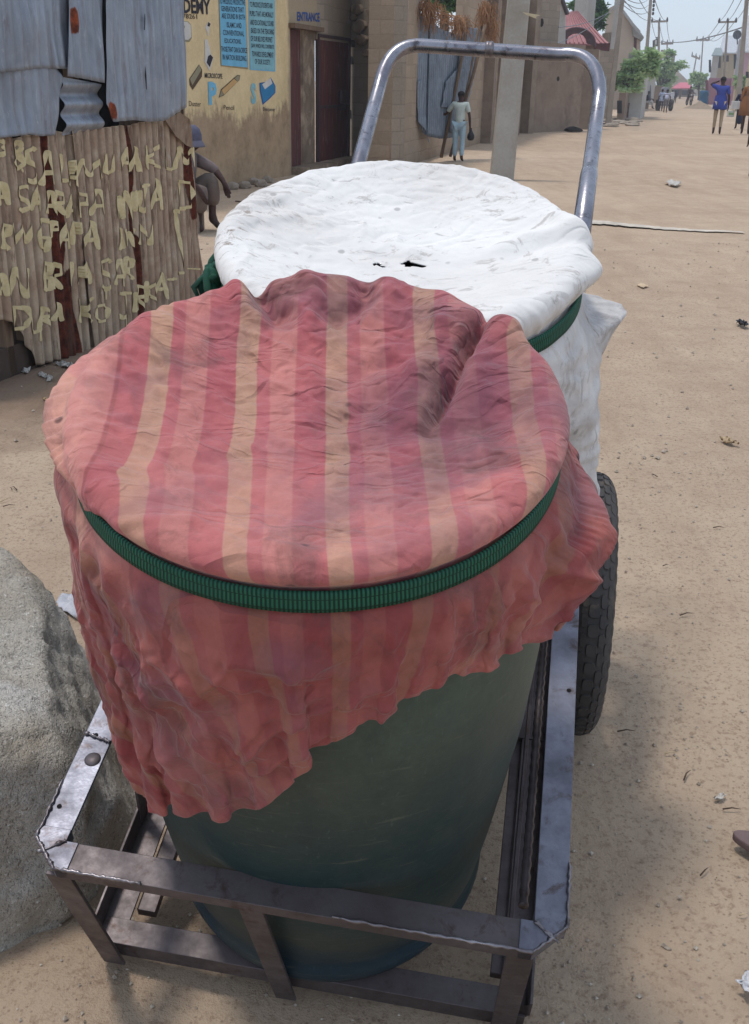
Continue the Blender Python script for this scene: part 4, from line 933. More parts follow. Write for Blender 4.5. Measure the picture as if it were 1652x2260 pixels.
zaxis = np.array([0, 0, 1.0])
dA = thing('metal_door', 'narrow rusty red metal door in the school doorway, left of the rough pier', 'door', YP.pt((dl + dr_) / 2, 0, -.08))
MB().box(YP.pt((dl + dr_) / 2, zl / 2, -.08), (dr_ - dl, .03, zl - .02), [YP.d, YP.n, zaxis]).build('door_leaf', M['door_red'], dA)
MB().box(YP.pt(dl + .03, zl / 2, -.055), (.05, .03, zl - .04), [YP.d, YP.n, zaxis]).build('door_edge', M['door_grey'], dA)
el, er = YP.hit(701, 200)[0], YP.hit(770, 200)[0]; ze = YP.hit(735, 80)[1]
dB = thing('metal_door', 'wide dark red metal door with a lock box, against the broken block wall', 'door', YP.pt((el + er) / 2, 0, -.02))
MB().box(YP.pt((el + er) / 2, ze / 2 + .03, -.03), (er - el, .03, ze - .06), [YP.d, YP.n, zaxis]).build('door_leaf', M['door_red'], dB)
fm = []
for a, z, w, h in ((el + .02, ze / 2, .06, ze), (er - .02, ze / 2, .06, ze), ((el + er) / 2, ze - .02, er - el, .05), ((el + er) / 2, ze * .47, er - el, .05), ((el + er) / 2, .05, er - el, .06)):
    MB().box(YP.pt(a, z, .0), (w, .05 if w < h else .044, h), [YP.d, YP.n, zaxis]).build('door_frame', M['door_grey'], dB)
lk = YP.hit(752, 214); lb = MB().box(YP.pt(lk[0], lk[1], .05), (.34, .06, .22), [YP.d, YP.n, zaxis]).build('lock_box', M['door_grey'], dB, bevel=.01)
MB().box(YP.pt(lk[0] - .02, lk[1] - .2, .05), (.4, .04, .05), [YP.d, YP.n, zaxis]).build('bolt', M['door_grey'], lb)
MB().box(YP.pt((dl + er) / 2, .06, .12), (er - dl, .3, .12), [YP.d, YP.n, zaxis]).build('threshold', M['mud'], school)
# painted notices and pictures
def zd(x, y): return (x * .25587 + 372, y * .25587)
def zpts(*p): return [zd(*q) for q in p]
PB1, PB2, PG, PD, PW, PT, PBr, PGy = [mat_plain(n, c, .85, .08) for n, c in (('sky_blue_paint', (118, 186, 218)), ('pale_blue_paint', (138, 190, 200)), ('olive_border_paint', (160, 142, 98)), ('black_paint', (42, 40, 50)), ('white_paint', (214, 210, 204)), ('tan_paint', (205, 166, 110)), ('brown_paint', (92, 72, 54)), ('stone_paint', (150, 142, 116)))]
PBl = mat_plain('bright_blue_paint', (48, 130, 178), .85, .08); PBd = mat_plain('deep_blue_paint', (50, 84, 150), .85, .08)
n1 = paint('notice_board_painting', YP, zpts((425, -60), (658, -60), (683, 598), (445, 570)), PG, school)
n1b = paint('blue_panel', YP, zpts((430, -60), (655, -60), (676, 582), (452, 562)), PB1, n1, .006)
n2 = paint('notice_board_painting', YP, zpts((683, -60), (912, -60), (917, 618), (695, 602)), PB1, school)
n2b = paint('pale_panel', YP, zpts((690, -60), (906, -60), (908, 608), (704, 592)), PB2, n2, .006)
yy = 0
for i, (s, x0, x1, y) in enumerate((('TO PRODUCE PRODUCTIVE', 432, 652, -14), ('GENERATIONS THAT', 447, 642, 50), ('ARE SOUND IN BOTH', 450, 652, 112), ('ISLAMIC AND', 495, 622, 190), ('CONVENTIONAL', 462, 645, 256), ('EDUCATIONS,', 476, 620, 330), ('THOSE THAT CAN SACRIFICE', 447, 670, 398), ('IN NATION BUILDING.', 460, 668, 468))):
    a = zd(x0, y); b = zd(x1, y + 46); text_on('notice_text', YP, s, a[0], a[1], b[0], b[1], PD, n1b, .008, .012, .07)
for i, (s, x0, x1, y) in enumerate((('TO PRODUCE STUDENTS AND', 695, 892, 14), ('PUPILS THAT ARE MORALLY', 695, 898, 92), ('AND EDUCATIONALLY SOUND', 698, 900, 168), ('BASED ON THE TEACHING', 705, 902, 240), ('OF OUR BELOVED PROPHET', 702, 890, 308), ('(SAW) WHICH WILL CONTRIBUTE', 706, 902, 374), ('TOWARDS DEVELOPMENT', 712, 898, 440), ('OF OUR SOCIETY.', 738, 872, 506))):
    a = zd(x0, y); b = zd(x1, y + 46); text_on('notice_text', YP, s, a[0], a[1], b[0], b[1], PD, n2b, .008, .012, .07)
def T_(s, x0, y0, x1, y1, m, bold=.0, sl=.0): a, b = zd(x0, y0), zd(x1, y1); return text_on('painted_lettering', YP, s, a[0], a[1], b[0], b[1], m, school, .007, bold, sl)
T_('ACADEMY', -90, -30, 352, 100, PD, .03, .06); T_('08037778261', -60, 108, 240, 150, PBr, .01, .05); T_('help', 66, 200, 132, 262, PBr)
T_('MICROSCOPE', 306, 628, 458, 672, PD, .015, .05); T_('Duster', 170, 870, 272, 915, PBr, 0, .05); T_('Pencil', 470, 905, 560, 945, PBr, 0, .05); T_('Sharpener', 808, 922, 916, 966, PD, 0, .05)
T_('P', 335, 705, 408, 905, PB1, .05); T_('S', 702, 715, 748, 900, PB2, .05); T_('ENTRANCE', 1104, 100, 1298, 180, PBd, .03, .05); T_('rs', 80, 905, 130, 945, PBr)
sp_ = paint('painted_speech_bubble', YP, zpts((40, 178), (165, 185), (190, 215), (196, 330), (175, 362), (40, 350)), PGy, school); paint('bubble_face', YP, zpts((40, 184), (160, 188), (186, 218), (190, 320), (165, 344), (40, 334)), PW, sp_, .0055)
me_ = paint('painted_microscope', YP, zpts((342, 185), (358, 205), (346, 240), (340, 310), (330, 305), (332, 280), (310, 235)), PW, school); paint('microscope_dark', YP, zpts((338, 190), (358, 206), (346, 232), (330, 222)), PD, me_, .0055)
paint('microscope_base', YP, zpts((288, 500), (310, 525), (308, 340), (330, 340), (362, 470), (382, 498), (350, 612)), PW, me_, .0055); paint('microscope_foot', YP, zpts((302, 512), (322, 540), (335, 485), (356, 470), (378, 495), (350, 580)), PD, me_, .007)
du = paint('painted_duster', YP, zpts((174, 680), (258, 555), (286, 600), (284, 660), (204, 776), (178, 735)), PBr, school); paint('duster_face', YP, zpts((180, 682), (258, 562), (278, 602), (200, 735)), PGy, du, .0055)
pe = paint('painted_pencil', YP, zpts((428, 842), (448, 770), (590, 645), (615, 650), (608, 690), (470, 825)), PBr, school); paint('pencil_body', YP, zpts((452, 778), (560, 680), (590, 705), (474, 815)), PT, pe, .0055); paint('pencil_tip', YP, zpts((434, 836), (450, 780), (472, 816)), PGy, pe, .0055); paint('pencil_rubber', YP, zpts((564, 676), (592, 650), (610, 655), (604, 690), (592, 702)), PGy, pe, .0055)
sh = paint('painted_sharpener', YP, zpts((780, 715), (840, 705), (878, 668), (918, 740), (918, 800), (870, 850), (808, 905), (782, 780)), PBd, school); paint('sharpener_body', YP, zpts((788, 722), (845, 712), (880, 690), (912, 745), (912, 795), (866, 842), (814, 888), (790, 782)), PBl, sh, .0055); paint('sharpener_blade', YP, zpts((802, 728), (875, 672), (890, 720), (825, 770)), PW, sh, .007)
T_('O', 40, 550, 120, 770, PBr, .03)

# broken block wall that steps out to the street, and its tall pier
S2 = Plane(G(1031, 325), G(1132, 295))
c0 = YP.pt(aE, 0); c1 = S2.pt(S2.hit(862, 375)[0], 0); c2 = S2.pt(S2.hit(918, 357)[0], 0)
ret = thing('block_wall', 'crumbling block wall with missing blocks between the dark door and the pier', 'wall', (c0 + c1) / 2)
wall('wall', c0, c1, -.1, ztop, M['block_grey'], .25, parent=ret)
RP = Plane(c0, c1)
for x0, y0, x1, y1 in ((775, 88, 783, 104), (771, 124, 779, 142), (769, 242, 775, 262), (862 - 18, 92, 852, 112), (839, 160, 844, 185)):
    V = [RP.pt(*RP.hit(x, y), .004) for x, y in ((x0, y0), (x1, y0 + 1), (x1 + 1, y1), (x0 - 1, y1))]; mobj('hole', V, [(0, 1, 2, 3)], M['black'], ret)
rk = random.Random(5)
for (px, py, w, h) in ((795, 60, 34, 30), (830, 25, 30, 26), (800, 88, 30, 26), (790, 20, 30, 22), (838, 70, 22, 24), (812, 118, 26, 18), (783, 38, 14, 16), (848, 130, 16, 30)):
    a, z = RP.hit(px, py); a2, z2 = RP.hit(px + w / 2, py + h / 2); ww, hh = abs(a2 - a) * 2, abs(z2 - z) * 2
    m_ = MB(); n = 9; ring = [(a + math.cos(t) * ww / 2 * rk.uniform(.75, 1.1), z + math.sin(t) * hh / 2 * rk.uniform(.8, 1.1)) for t in np.linspace(0, 2 * math.pi, n, endpoint=False)]
    m_.prism([RP.pt(q[0], q[1], -.01) for q in ring][::-1], RP.n * rk.uniform(.05, .10)); m_.build('loose_block', M['mud'], ret, bevel=.02)
pier = wall('brick_pier', c1, c2, -.1, 4.1, M['block'], .45, 'tall plastered block pier between the broken wall and the leaning sheets', 'pier')
e0 = c2; e1 = S2.pt(S2.hit(1010, 333)[0], 0); e2 = S2.pt(S2.hit(1143, 291)[0], 0)
wall('low_block_wall', e0, e1, -.1, .78, M['block'], .2, 'low block wall under the leaning zinc sheets', 'wall', top=[(0, .85), (.12, .8), (.2, .55), (.3, .52), (.5, .60), (1, .56)])
cw = thing('compound_wall', 'long pale block wall with dark pilasters beyond the leaning sheets', 'wall', (e1 + e2) / 2)
wall('wall', e1, e2, -.1, 4.3, M['block'], .2, parent=cw)
for px in (1062, 1092, 1124):
    a, _ = S2.hit(px, 310); MB().box(S2.pt(a, 2.1, .10), (.38, .34, 4.2), [S2.d, S2.n, zaxis]).build('pilaster', M['plaster'], cw)
# zinc sheets leaning over the low wall, timbers holding them, dry thatch on top
LZ = thing('leaning_zinc_fence', 'blue-grey zinc sheets leaning over a low block wall with straw along the top', 'fence', S2.pt(S2.hit(960, 330)[0], 0))
ZP = Plane(S2.pt(S2.hit(918, 357)[0] + .05, 0, .08), S2.pt(S2.hit(918, 357)[0] + 1.0, 0, .42))
for i, (t, b, o_) in enumerate(([[(921, 40), (930, 34), (950, 38), (958, 62)], [(920, 262), (935, 296), (945, 300)], 0], [[(945, 40), (965, 62), (990, 75)], [(938, 300), (955, 304), (972, 306)], .05],
                               [[(978, 68), (1010, 75), (1040, 72)], [(966, 306), (985, 305), (1000, 303)], .02], [[(1015, 60), (1045, 62), (1068, 55)], [(985, 290), (998, 296), (1008, 300)], .07], [[(974, 180), (1000, 150), (1020, 155)], [(964, 236), (985, 240)], .1])):
    sheet('zinc_sheet', ZP, t, b, M['zinc_blue'], o_, amp=.012, ph=i, crumple=.004, parent=LZ, rusts=())
sheet('zinc_sheet', ZP, [(918, 180), (925, 175)], [(918, 268), (936, 290), (944, 320)], M['zinc_blue'], .04, amp=.008, ph=7, crumple=.01, parent=LZ)
for (q0, q1, r) in (((1034, 40), (973, 348), .035), ((1070, 55), (993, 346), .030), ((1064, 90), (1018, 250), .028), ((1056, 60), (1000, 330), .022)):
    p0 = AT(q0[0], q0[1], 22.75); p1 = AT(q1[0], q1[1], 22.45)
    MB().tube([p0, p0 * .6 + p1 * .4 + np.array([.02, 0, 0]), p1], [r, r * .9, r], 8).build('timber_prop', M['wood'], LZ, True)
M['straw'] = mottle('dry_brown_thatch', (176, 132, 94), (132, 94, 64), 7, .95, .2, .01, 30)
st = MB(); rg = random.Random(9)
for (px, py, w, hgt, cnt) in ((930, 12, 18, 60, 90), (945, 28, 20, 35, 60), (1002, 52, 20, 42, 110), (1062, 20, 12, 75, 120), (1072, 60, 8, 55, 60), (968, 44, 26, 14, 50)):
    for k in range(cnt):
        x = px + rg.gauss(0, w * .45); y = py + rg.uniform(-20, 5); p = ZP.pt(*ZP.hit(x, y), rg.uniform(0, .25)); l = hgt / 110 * rg.uniform(.4, 1.1)
        q = p + np.array([rg.gauss(0, .12), rg.gauss(0, .1), -l]); st.tube([p, (p + q) / 2 + np.array([rg.gauss(0, .04), 0, .02]), q], [.008, .007, .003], 3, False)
tag(st.build('dry_thatch', M['straw'], None, loc=tuple(ZP.pt(1, 2.4))), 'dry brown straw hanging over the leaning zinc sheets', 'straw', kind='stuff')

# ---- concrete electricity pole standing in the street
M['concrete'] = mottle('pale_pole_concrete', (178, 174, 166), (158, 152, 142), 1.5, .9, .2, .006, 30, c3=(146, 134, 116), s3=.9, t3=(.5, .7))
def cpole(base, px_top, py_top, wb, wt, name, label, m, dist_top=None, group=None, ratio=.8):
    """square tapering pole from a ground point to where the picture shows its upper end"""
    b = np.array(base); r = ray(px_top, py_top); t = (b[1] / r[1]); top = CAM + r * t; d = (top - b) / np.linalg.norm(top - b)
    th = thing(name, label, 'pole', b, group); x = np.array([1.0, 0, 0]); x -= d * (x @ d); x /= np.linalg.norm(x); y = np.cross(d, x)
    V = []
    for c, w in ((b - d * .2, wb), (top, wt)):
        for i, j in ((-1, -1), (1, -1), (1, 1), (-1, 1)): V.append(c + x * i * w / 2 + y * j * w * ratio / 2)
    mb = MB().add(V, [(3, 2, 1, 0), (4, 5, 6, 7), (0, 1, 5, 4), (1, 2, 6, 5), (2, 3, 7, 6), (3, 0, 4, 7)])
    mb.build('pole_shaft', m, th, bevel=wb * .06); return th, top, d, x, y
b = G(1106, 396); th, top, d, x, y = cpole(b, 1150, -60, .385, .33, 'electricity_pole', 'broad pale concrete pole standing behind the white sheet, nearest of the poles', M['concrete'])
q = CAM + ray(1165, 38) * (b[1] / ray(1165, 38)[1]) - np.array([0, .2, 0]); MB().add([q + np.array(v) for v in ((-.12, 0, .06), (.1, -.02, 0), (.16, -.03, .02), (.1, -.01, -.03), (-.05, 0, .02))], [(0, 1, 2), (0, 3, 1), (0, 4, 3)]).build('paper_scrap', mat_plain('yellowed_paper', (220, 208, 176)), th)

# ---- walls and houses further up the left side
BR = Plane(G(1144, 294), G(1276, 289))
def zr(pl, px, py): return pl.hit(px, py)
aL2, aR2 = BR.hit(1160, 250)[0], BR.hit(1276, 289)[0]
br = thing('rendered_wall', 'brown rendered end wall jutting into the street, with a small hole and damp foot', 'wall', BR.pt((aL2 + aR2) / 2, 0))
wall('wall', BR.pt(aL2, 0), BR.pt(aR2, 0), -.1, BR.hit(1250, 97)[1], M['plaster'], .3, parent=br)
V = [BR.pt(BR.hit(1231, 174)[0] + .09 * math.cos(t), BR.hit(1231, 174)[1] + .08 * math.sin(t), .004) for t in np.linspace(0, 6.283, 9)[:-1]]; mobj('hole', V, [tuple(range(8))], M['black'], br)
MB().box(BR.pt(aL2 - .14, 2.6, .12), (.28, .4, 5.2), [BR.d, BR.n, zaxis]).build('end_pillar', M['block_grey'], br)
tw = thing('tall_house_wall', 'tall brown house wall with a small hole, rising behind the rendered wall', 'house', BR.pt((aL2 + aR2) / 2 - .4, 0, -1.0))
BH = Plane(BR.pt(0, 0, -1.0), BR.pt(1, 0, -1.0))
wall('wall', BH.pt(BH.hit(1135, 200)[0], 0), BH.pt(BH.hit(1222, 200)[0], 0), 0, 6.2, M['block_grey'], .3, parent=tw)
ah, zh = BH.hit(1195, 50); V = [BH.pt(ah + .12 * math.cos(t), zh + .14 * math.sin(t), .004) for t in np.linspace(0, 6.283, 9)[:-1]]; mobj('hole', V, [tuple(range(8))], M['black'], tw)
M['wash'] = mottle('grey_whitewash', (176, 176, 176), (158, 154, 150), 1.2, .9, .15, .01, 20); M['pale'] = mottle('pale_grey_render', (188, 184, 178), (170, 164, 156), .9, .9, .1, .01, 14); M['gable'] = mottle('dusty_block_gable', (186, 170, 152), (172, 156, 140), .7, .95, .1, .01, 14)
gz = Plane(BR.pt(0, 0, -2.2), BR.pt(1, 0, -2.2))
gp = [gz.pt(*gz.hit(*p)) for p in ((1215, 240), (1216, -30), (1224, -30), (1248, 30), (1246, 240))]
gh = thing('gable_house', 'narrow pale gable wall behind the brown wall, with a sloping roof edge', 'house', gp[0] * [1, 1, 0])
MB().prism(gp, -gz.n * 2.5).build('gable_wall', M['pale'], gh)
re_ = [gz.pt(*gz.hit(*p), .1) for p in ((1221, -40), (1226, -40), (1251, 30), (1247, 33))]; MB().prism(re_, -gz.n * 2.6).build('roof_edge', mat_plain('dark_roof_edge', (92, 82, 78)), gh)

# pink-roofed house with tangled hose on the wall
def at(px, py, base): return AT(px, py, base[1])
pb = G(1320, 276); Y1 = pb[1]
M['pink_roof'] = mottle('faded_pink_roof_sheet', (176, 126, 124), (156, 104, 106), 2, .7, .2, .01, 14); M['fascia'] = mottle('dark_red_fascia', (104, 62, 62), (84, 54, 54), 2, .8, .1, .01, 14)
ph_ = thing('pink_roof_house', 'low house with a faded pink sheet roof and dark red fascia', 'house', (AT(1290, 150, Y1)[0], Y1, 0))
PV = [AT(x, y, Y1 + d) for x, y, d in ((1246, 96, -1), (1248, 27, 3), (1276, 26, 3), (1345, 97, -1))]
r_ = MB(); N = 40
for i in range(N):                                   # standing ribs of the roof sheets
    t0, t1 = i / N, (i + 1) / N; 
    A0 = PV[0] + (PV[3] - PV[0]) * t0; A1 = PV[0] + (PV[3] - PV[0]) * t1; B0 = PV[1] + (PV[2] - PV[1]) * t0; B1 = PV[1] + (PV[2] - PV[1]) * t1
    up_ = np.array([0, -.01, .05]) * (i % 4 == 0); r_.add([A0 + up_, A1 + up_, B1 + up_, B0 + up_, A0 - zaxis * .06, A1 - zaxis * .06, B1 - zaxis * .06, B0 - zaxis * .06], [(0, 1, 2, 3), (4, 7, 6, 5), (0, 4, 5, 1), (1, 5, 6, 2), (2, 6, 7, 3), (3, 7, 4, 0)])
r_.build('roof', M['pink_roof'], ph_)
fa = [AT(x, y, Y1 - 1.05) for x, y in ((1310, 96), (1346, 95), (1344, 113), (1314, 108))]; MB().prism(fa, np.array([0, .3, 0])).build('fascia', M['fascia'], ph_)
wall('wall', AT(1246, 150, Y1)[:2], AT(1318, 150, Y1)[:2], 0, AT(1290, 96, Y1)[2], M['plaster'], 2.0, parent=ph_)
hs_ = thing('hose_coil', 'tangle of grey-purple hose hung on the wall below the pink roof', 'hose', AT(1268, 80, Y1 - 1.5))
m_ = MB(); rg = random.Random(3)
for k in range(9):
    pts = []
    for t in np.linspace(0, 1, 20):
        a = math.pi * (1.15 - 1.2 * t); R_ = 22 + k * 2.2; pts.append(AT(1272 + R_ * math.cos(a) * 1.05 + rg.uniform(-.6, .6), 92 - R_ * math.sin(a) * .9 + k * .6, Y1 - 1.5 - k * .03))
    m_.tube(pts, .035, 6)
m_.build('hose', mat_plain('grey_purple_hose', (112, 92, 98)), hs_, True)
# yard walls right of it
seq = [(1280, 1314, 286, 108, 'plaster', 'narrow brown pillar-like wall right of the rendered wall', 'yard_wall'), (1316, 1356, 268, 108, 'block_grey', 'grey yard wall with a whitewashed patch behind the leaning pole', 'yard_wall')]
for x0, x1, yb, yt, mm, lb_, nm in seq:
    b = G((x0 + x1) / 2, yb); A = AT(x0, 200, b[1])[:2]; B = AT(x1, 200, b[1])[:2]
    o = wall(nm, A, B, 0, AT((x0 + x1) / 2, yt, b[1])[2], M[mm], 1.2, lb_)
b = G(1336, 268); V = [AT(x, y, b[1] - .02) for x, y in ((1321, 166), (1338, 168), (1339, 205), (1322, 203))]; mobj('whitewash_patch', V, [(0, 1, 2, 3)], M['wash'], o)
b = G(1345, 262); A = AT(1330, 200, b[1])[:2]; B = AT(1356, 200, b[1])[:2]
wall('parapet_wall', A, B, AT(1340, 114, b[1])[2] - .2, AT(1340, 71, b[1])[2], M['block_grey'], 1.5, 'upper parapet of dark cement above the grey yard wall')
# gabled block house
b = G(1380, 245); Y2 = b[1] + 4; F_ = lambda x, y, dd=0: AT(x, y, Y2 + dd)
bh = thing('gable_house', 'dusty block house with a high gable, overhanging eave and a dark red window', 'house', (F_(1380, 200)[0], Y2, 0))
base_z = 0
gp = [F_(1340, 20), F_(1360, 9), F_(1413, 68), F_(1413, 135), F_(1413, 135) * [1, 1, 0], F_(1340, 20) * [1, 1, 0]]
MB().prism(gp, np.array([1.5, 8, 0])).build('gable_wall', M['gable'], bh)
ev = [F_(1357, 4, -.3), F_(1364, 5, -.3), F_(1421, 82, -.3), F_(1418, 88, -.3), F_(1411, 80, -.3)]; MB().prism(ev, np.array([1.6, 8.6, 0])).build('roof', M['wash'], bh)
ev = [F_(1396, 62, -.35), F_(1421, 84, -.35), F_(1415, 89, -.35), F_(1398, 80, -.35)]; MB().prism(ev, np.array([0, .5, 0])).build('eave_board', mat_plain('grey_eave_board', (150, 146, 140)), bh)
wn = [F_(1399, 80, -.05), F_(1405, 80, -.05), F_(1404, 112, -.05), F_(1398, 112, -.05)]; MB().prism(wn, np.array([0, .1, 0])).build('window', M['fascia'], bh)
wn = [F_(1352, 76, -.05), F_(1357, 76, -.05), F_(1356, 98, -.05), F_(1351, 98, -.05)]; MB().prism(wn, np.array([0, .1, 0])).build('window', M['black'], bh)
# row of low walls and kiosks running up the left side behind the street trees
def box_house(name, label, x0, x1, yb, yt, mm, dep=6, roof=None, cat='house', win=(), parent=None):
    b = G((x0 + x1) / 2, yb); Y = b[1]; A = AT(x0, yb, Y); B = AT(x1, yb, Y); zt = AT((x0 + x1) / 2, yt, Y)[2]
    t = thing(name, label, cat, ((A[0] + B[0]) / 2, Y, 0))
    dep = min(dep, 4.5); sd = np.array([.27, .963, 0.0]) * dep; MB().prism([(A[0], Y, 0), (B[0], Y, 0), (B[0], Y, zt), (A[0], Y, zt)], sd).build('wall', M[mm] if isinstance(mm, str) else mm, t)
    if roof is not None:
        MB().prism([(A[0] - .3, Y - .4, zt), (B[0] + .3, Y - .4, zt), (B[0] + .2 + dep * .2, Y + dep * .7, zt + roof[0]), (A[0] + .2 + dep * .2, Y + dep * .7, zt + roof[0])], (0, 0, .12)).build('roof', roof[1], t)
    for (wx0, wy0, wx1, wy1, wm) in win:
        P = [AT(wx0, wy0, Y - .03), AT(wx1, wy0, Y - .03), AT(wx1, wy1, Y - .03), AT(wx0, wy1, Y - .03)]; MB().prism(P, (0, .06, 0)).build('window', wm, t)
    return t
DK = mat_plain('dark_opening', (62, 58, 60)); M['slate'] = mat_plain('slate_blue_gate', (92, 98, 112)); ROOFW = mat_plain('bright_sheet_roof', (206, 208, 212), .5)
box_house('yard_wall', 'pale whitewashed house front behind the first street tree', 1372, 1412, 262, 118, 'pale', 5, None, 'house', ((1362 + 20, 205, 1386, 232, DK),))
box_house('kiosk', 'small dark-fronted kiosk beside the tyre planter', 1360, 1375, 268, 205, 'plaster', 2, None, 'kiosk', ((1362, 222, 1372, 250, DK),))
box_house('yard_wall', 'low grey yard wall between the first two street trees', 1393, 1412, 246, 195, 'block_grey', 4, None, 'wall')
box_house('shop_row', 'pale shop fronts with a slate-blue gate beyond the seated figure', 1412, 1436, 232, 160, 'pale', 10, None, 'shop', ((1424, 188, 1436, 226, M['slate']),))
box_house('house', 'far plain grey house with a flat roof behind the two trees', 1408, 1424, 236, 103, 'wash', 8, None, 'house')
box_house('yard_wall', 'brown yard wall behind the second street tree', 1436, 1458, 228, 190, 'plaster', 12, None, 'wall')
box_house('house', 'hazy low house under the far sandy gable', 1466, 1530, 214, 196, 'plaster', 10, None, 'house', ((1484, 198, 1500, 210, DK), (1504, 199, 1518, 210, DK)))
CAN = mat_plain('pink_red_canopy', (206, 108, 122), .7, .06)
b = G(1500, 218); Y = b[1]; cn_ = thing('market_canopy', 'pink-red canopy roof over the stalls at the end of the street', 'canopy', (AT(1503, 200, Y)[0], Y, 0))
MB().add([AT(1480, 195, Y), AT(1524, 194, Y), AT(1523, 182, Y + 8), AT(1500, 182, Y + 8), AT(1480, 196.5, Y), AT(1524, 196, Y)], [(0, 1, 2, 3), (4, 5, 1, 0)]).build('canopy_cloth', CAN, cn_)
for x in (1484, 1502, 1520): P = AT(x, 196, Y); MB().box((P[0], P[1], P[2] / 2), (.25, .25, P[2])).build('post', M['wood'], cn_)
b = G(1505, 214); Y = b[1] + 30; sg = thing('gable_house', 'far sandy-coloured gable above the pink canopy', 'house', (AT(1505, 190, Y)[0], Y, 0))
MB().prism([AT(1486, 200, Y), AT(1488, 166, Y), AT(1496, 157, Y), AT(1522, 182, Y), AT(1522, 200, Y)], (0, 8, 0)).build('gable_wall', M['gable'], sg)
# right side
PKW = mottle('dusty_pink_render', (176, 132, 142), (160, 116, 126), .5, .85, .1, .01, 8); PKL = mottle('light_pink_render', (200, 160, 170), (188, 148, 158), .5, .85, .1, .01, 8); YLW = mottle('dull_yellow_render', (196, 184, 142), (180, 166, 124), .5, .85, .1, .01, 8); TAN = mottle('tan_render', (188, 170, 138), (170, 150, 120), .5, .85, .1, .01, 8)
pw = box_house('compound_wall', 'dusty pink compound wall with a darker gate at its left end', 1557, 1608, 231, 172, PKW, 9, None, 'wall')
b = G(1583, 231); MB().prism([AT(x, y, b[1] - .1) for x, y in ((1557, 177), (1563, 177), (1563, 229), (1557, 229))], (0, .1, 0)).build('gate', mat_plain('dark_pink_gate', (138, 84, 92)), pw)
box_house('compound_wall', 'darker pink return of the compound wall, right of the far pole', 1609, 1621, 233, 171, PKW, 6, None, 'wall')
box_house('house', 'unfinished tan upper-storey house with pale sheet roofs above the pink wall', 1574, 1612, 222, 118, TAN, 10, (2.2, ROOFW), 'house', ((1582, 124, 1590, 150, DK), (1592, 138, 1606, 158, mat_plain('balcony_beige', (200, 184, 148))), (1596, 122, 1608, 136, DK)))
box_house('house', 'white-sided house end at the left of the tan house', 1560, 1574, 222, 124, 'pale', 8, (1.0, mat_plain('grey_green_roof', (150, 160, 160))), 'house', ((1564, 132, 1569, 160, DK),))
box_house('house', 'two-storey light pink house with a bright roof and a narrow window', 1612, 1643, 226, 116, PKL, 9, (4.0, ROOFW), 'house', ((1619, 120, 1625, 152, DK),))
box_house('house', 'dull yellow building at the right edge of the view', 1641, 1700, 244, 96, YLW, 12, (3.0, ROOFW), 'house', ((1646, 158, 1652, 172, DK),))
box_house('shop_row', 'tan shop front with a blue door right of the pink wall', 1617, 1645, 236, 168, TAN, 6, None, 'shop', ((1632, 186, 1642, 230, mat_plain('dark_blue_door', (58, 66, 104))),))
b = G(1620, 226); Y = b[1]; ds = thing('satellite_dish', 'dark satellite dish on the roof of the light pink house', 'dish', AT(1628, 84, Y))
fr = lambda x, y, h: AT(1626, 76, Y) + np.array([x, h, y + h * .4]); MB().lathe([(.0, .12), (.2, .10), (.42, .02), (.5, -.08), (.49, -.09), (.4, .01)], fr, 20).build('dish', mat_plain('dish_grey', (84, 84, 90)), ds, True)
MB().tube([AT(1626, 78, Y), AT(1627, 98, Y)], .07, 6).build('mast', M['steel_dark'], ds)
tk_ = box_house('water_tower', 'small grey tower block beside the satellite dish', 1612, 1620, 226, 86, 'wash', 2, None, 'tower')
wp = box_house('house', 'distant white building above the pink roof', 1247, 1272, 262, -30, 'pale', 5, None, 'house')
wt = box_house('mast', 'plain white mast behind the neem tree', 1331, 1341, 262, -60, 'pale', .8, None, 'mast')

# ================================================================== far row, poles, wires, trees
FAR = mat_plain('hazy_far_wall', (186, 178, 168), .95, .06)
for i, (x0, x1, yt, lb_) in enumerate(((1424, 1440, 186, 'left of the second tree'), (1455, 1468, 190, 'between the two poles'), (1522, 1545, 193, 'left of the blue barrel'), (1544, 1562, 187, 'just left of the pink wall'))):
    box_house('far_building', 'low hazy building at the end of the street, ' + lb_, x0, x1, 212, yt, FAR, 10, None, 'building')
M['pole'] = mottle('weathered_pole_concrete', (166, 154, 140), (142, 130, 118), .8, .9, .1, .01, 12)
INS = mat_plain('brown_insulator', (92, 80, 76))
poles = {}
def power_pole(key, bx, by, tx, ty, wpx, label, arm=None, ins=0):
    b = G(bx, by); mpp = b[1] / FPX / .93; th, top, d, x, y = cpole(b, tx, ty, wpx * mpp, wpx * mpp * .7, 'power_pole', label, M['pole'], group=None)
    poles[key] = (b, top, mpp)
    if arm:
        (ax0, ay0, ax1, ay1) = arm; A, B = AT(ax0, ay0, b[1] - .1), AT(ax1, ay1, b[1] - .1); v = B - A; l = np.linalg.norm(v); v /= l; u2 = np.cross(v, np.array([0, 1., 0])); u2 /= np.linalg.norm(u2)
        MB().box((A + B) / 2, (l, 3 * mpp, 3.2 * mpp), [v, np.cross(u2, v), u2]).build('crossarm', M['pole'], th)
        for t in (0.04, .5, .96):
            p = A + (B - A) * t; MB().lathe([(0, -.1), (.09, -.08), (.12, .1), (.09, .3), (.04, .5), (0, .52)], lambda X_, Y_, h, p=p: p + np.array([X_, Y_, h * mpp * 14]), 8).build('insulator', INS, th, True)
    for k in range(ins):
        p = top + (b - top) * (.02 + k * .035) + np.array([.30, -.1, 0]); MB().lathe([(0, -.16), (.10, -.12), (.12, 0), (.10, .12), (0, .16)], lambda X_, Y_, h, p=p: p + np.array([X_, Y_, h]), 8).build('insulator', INS, th, True)
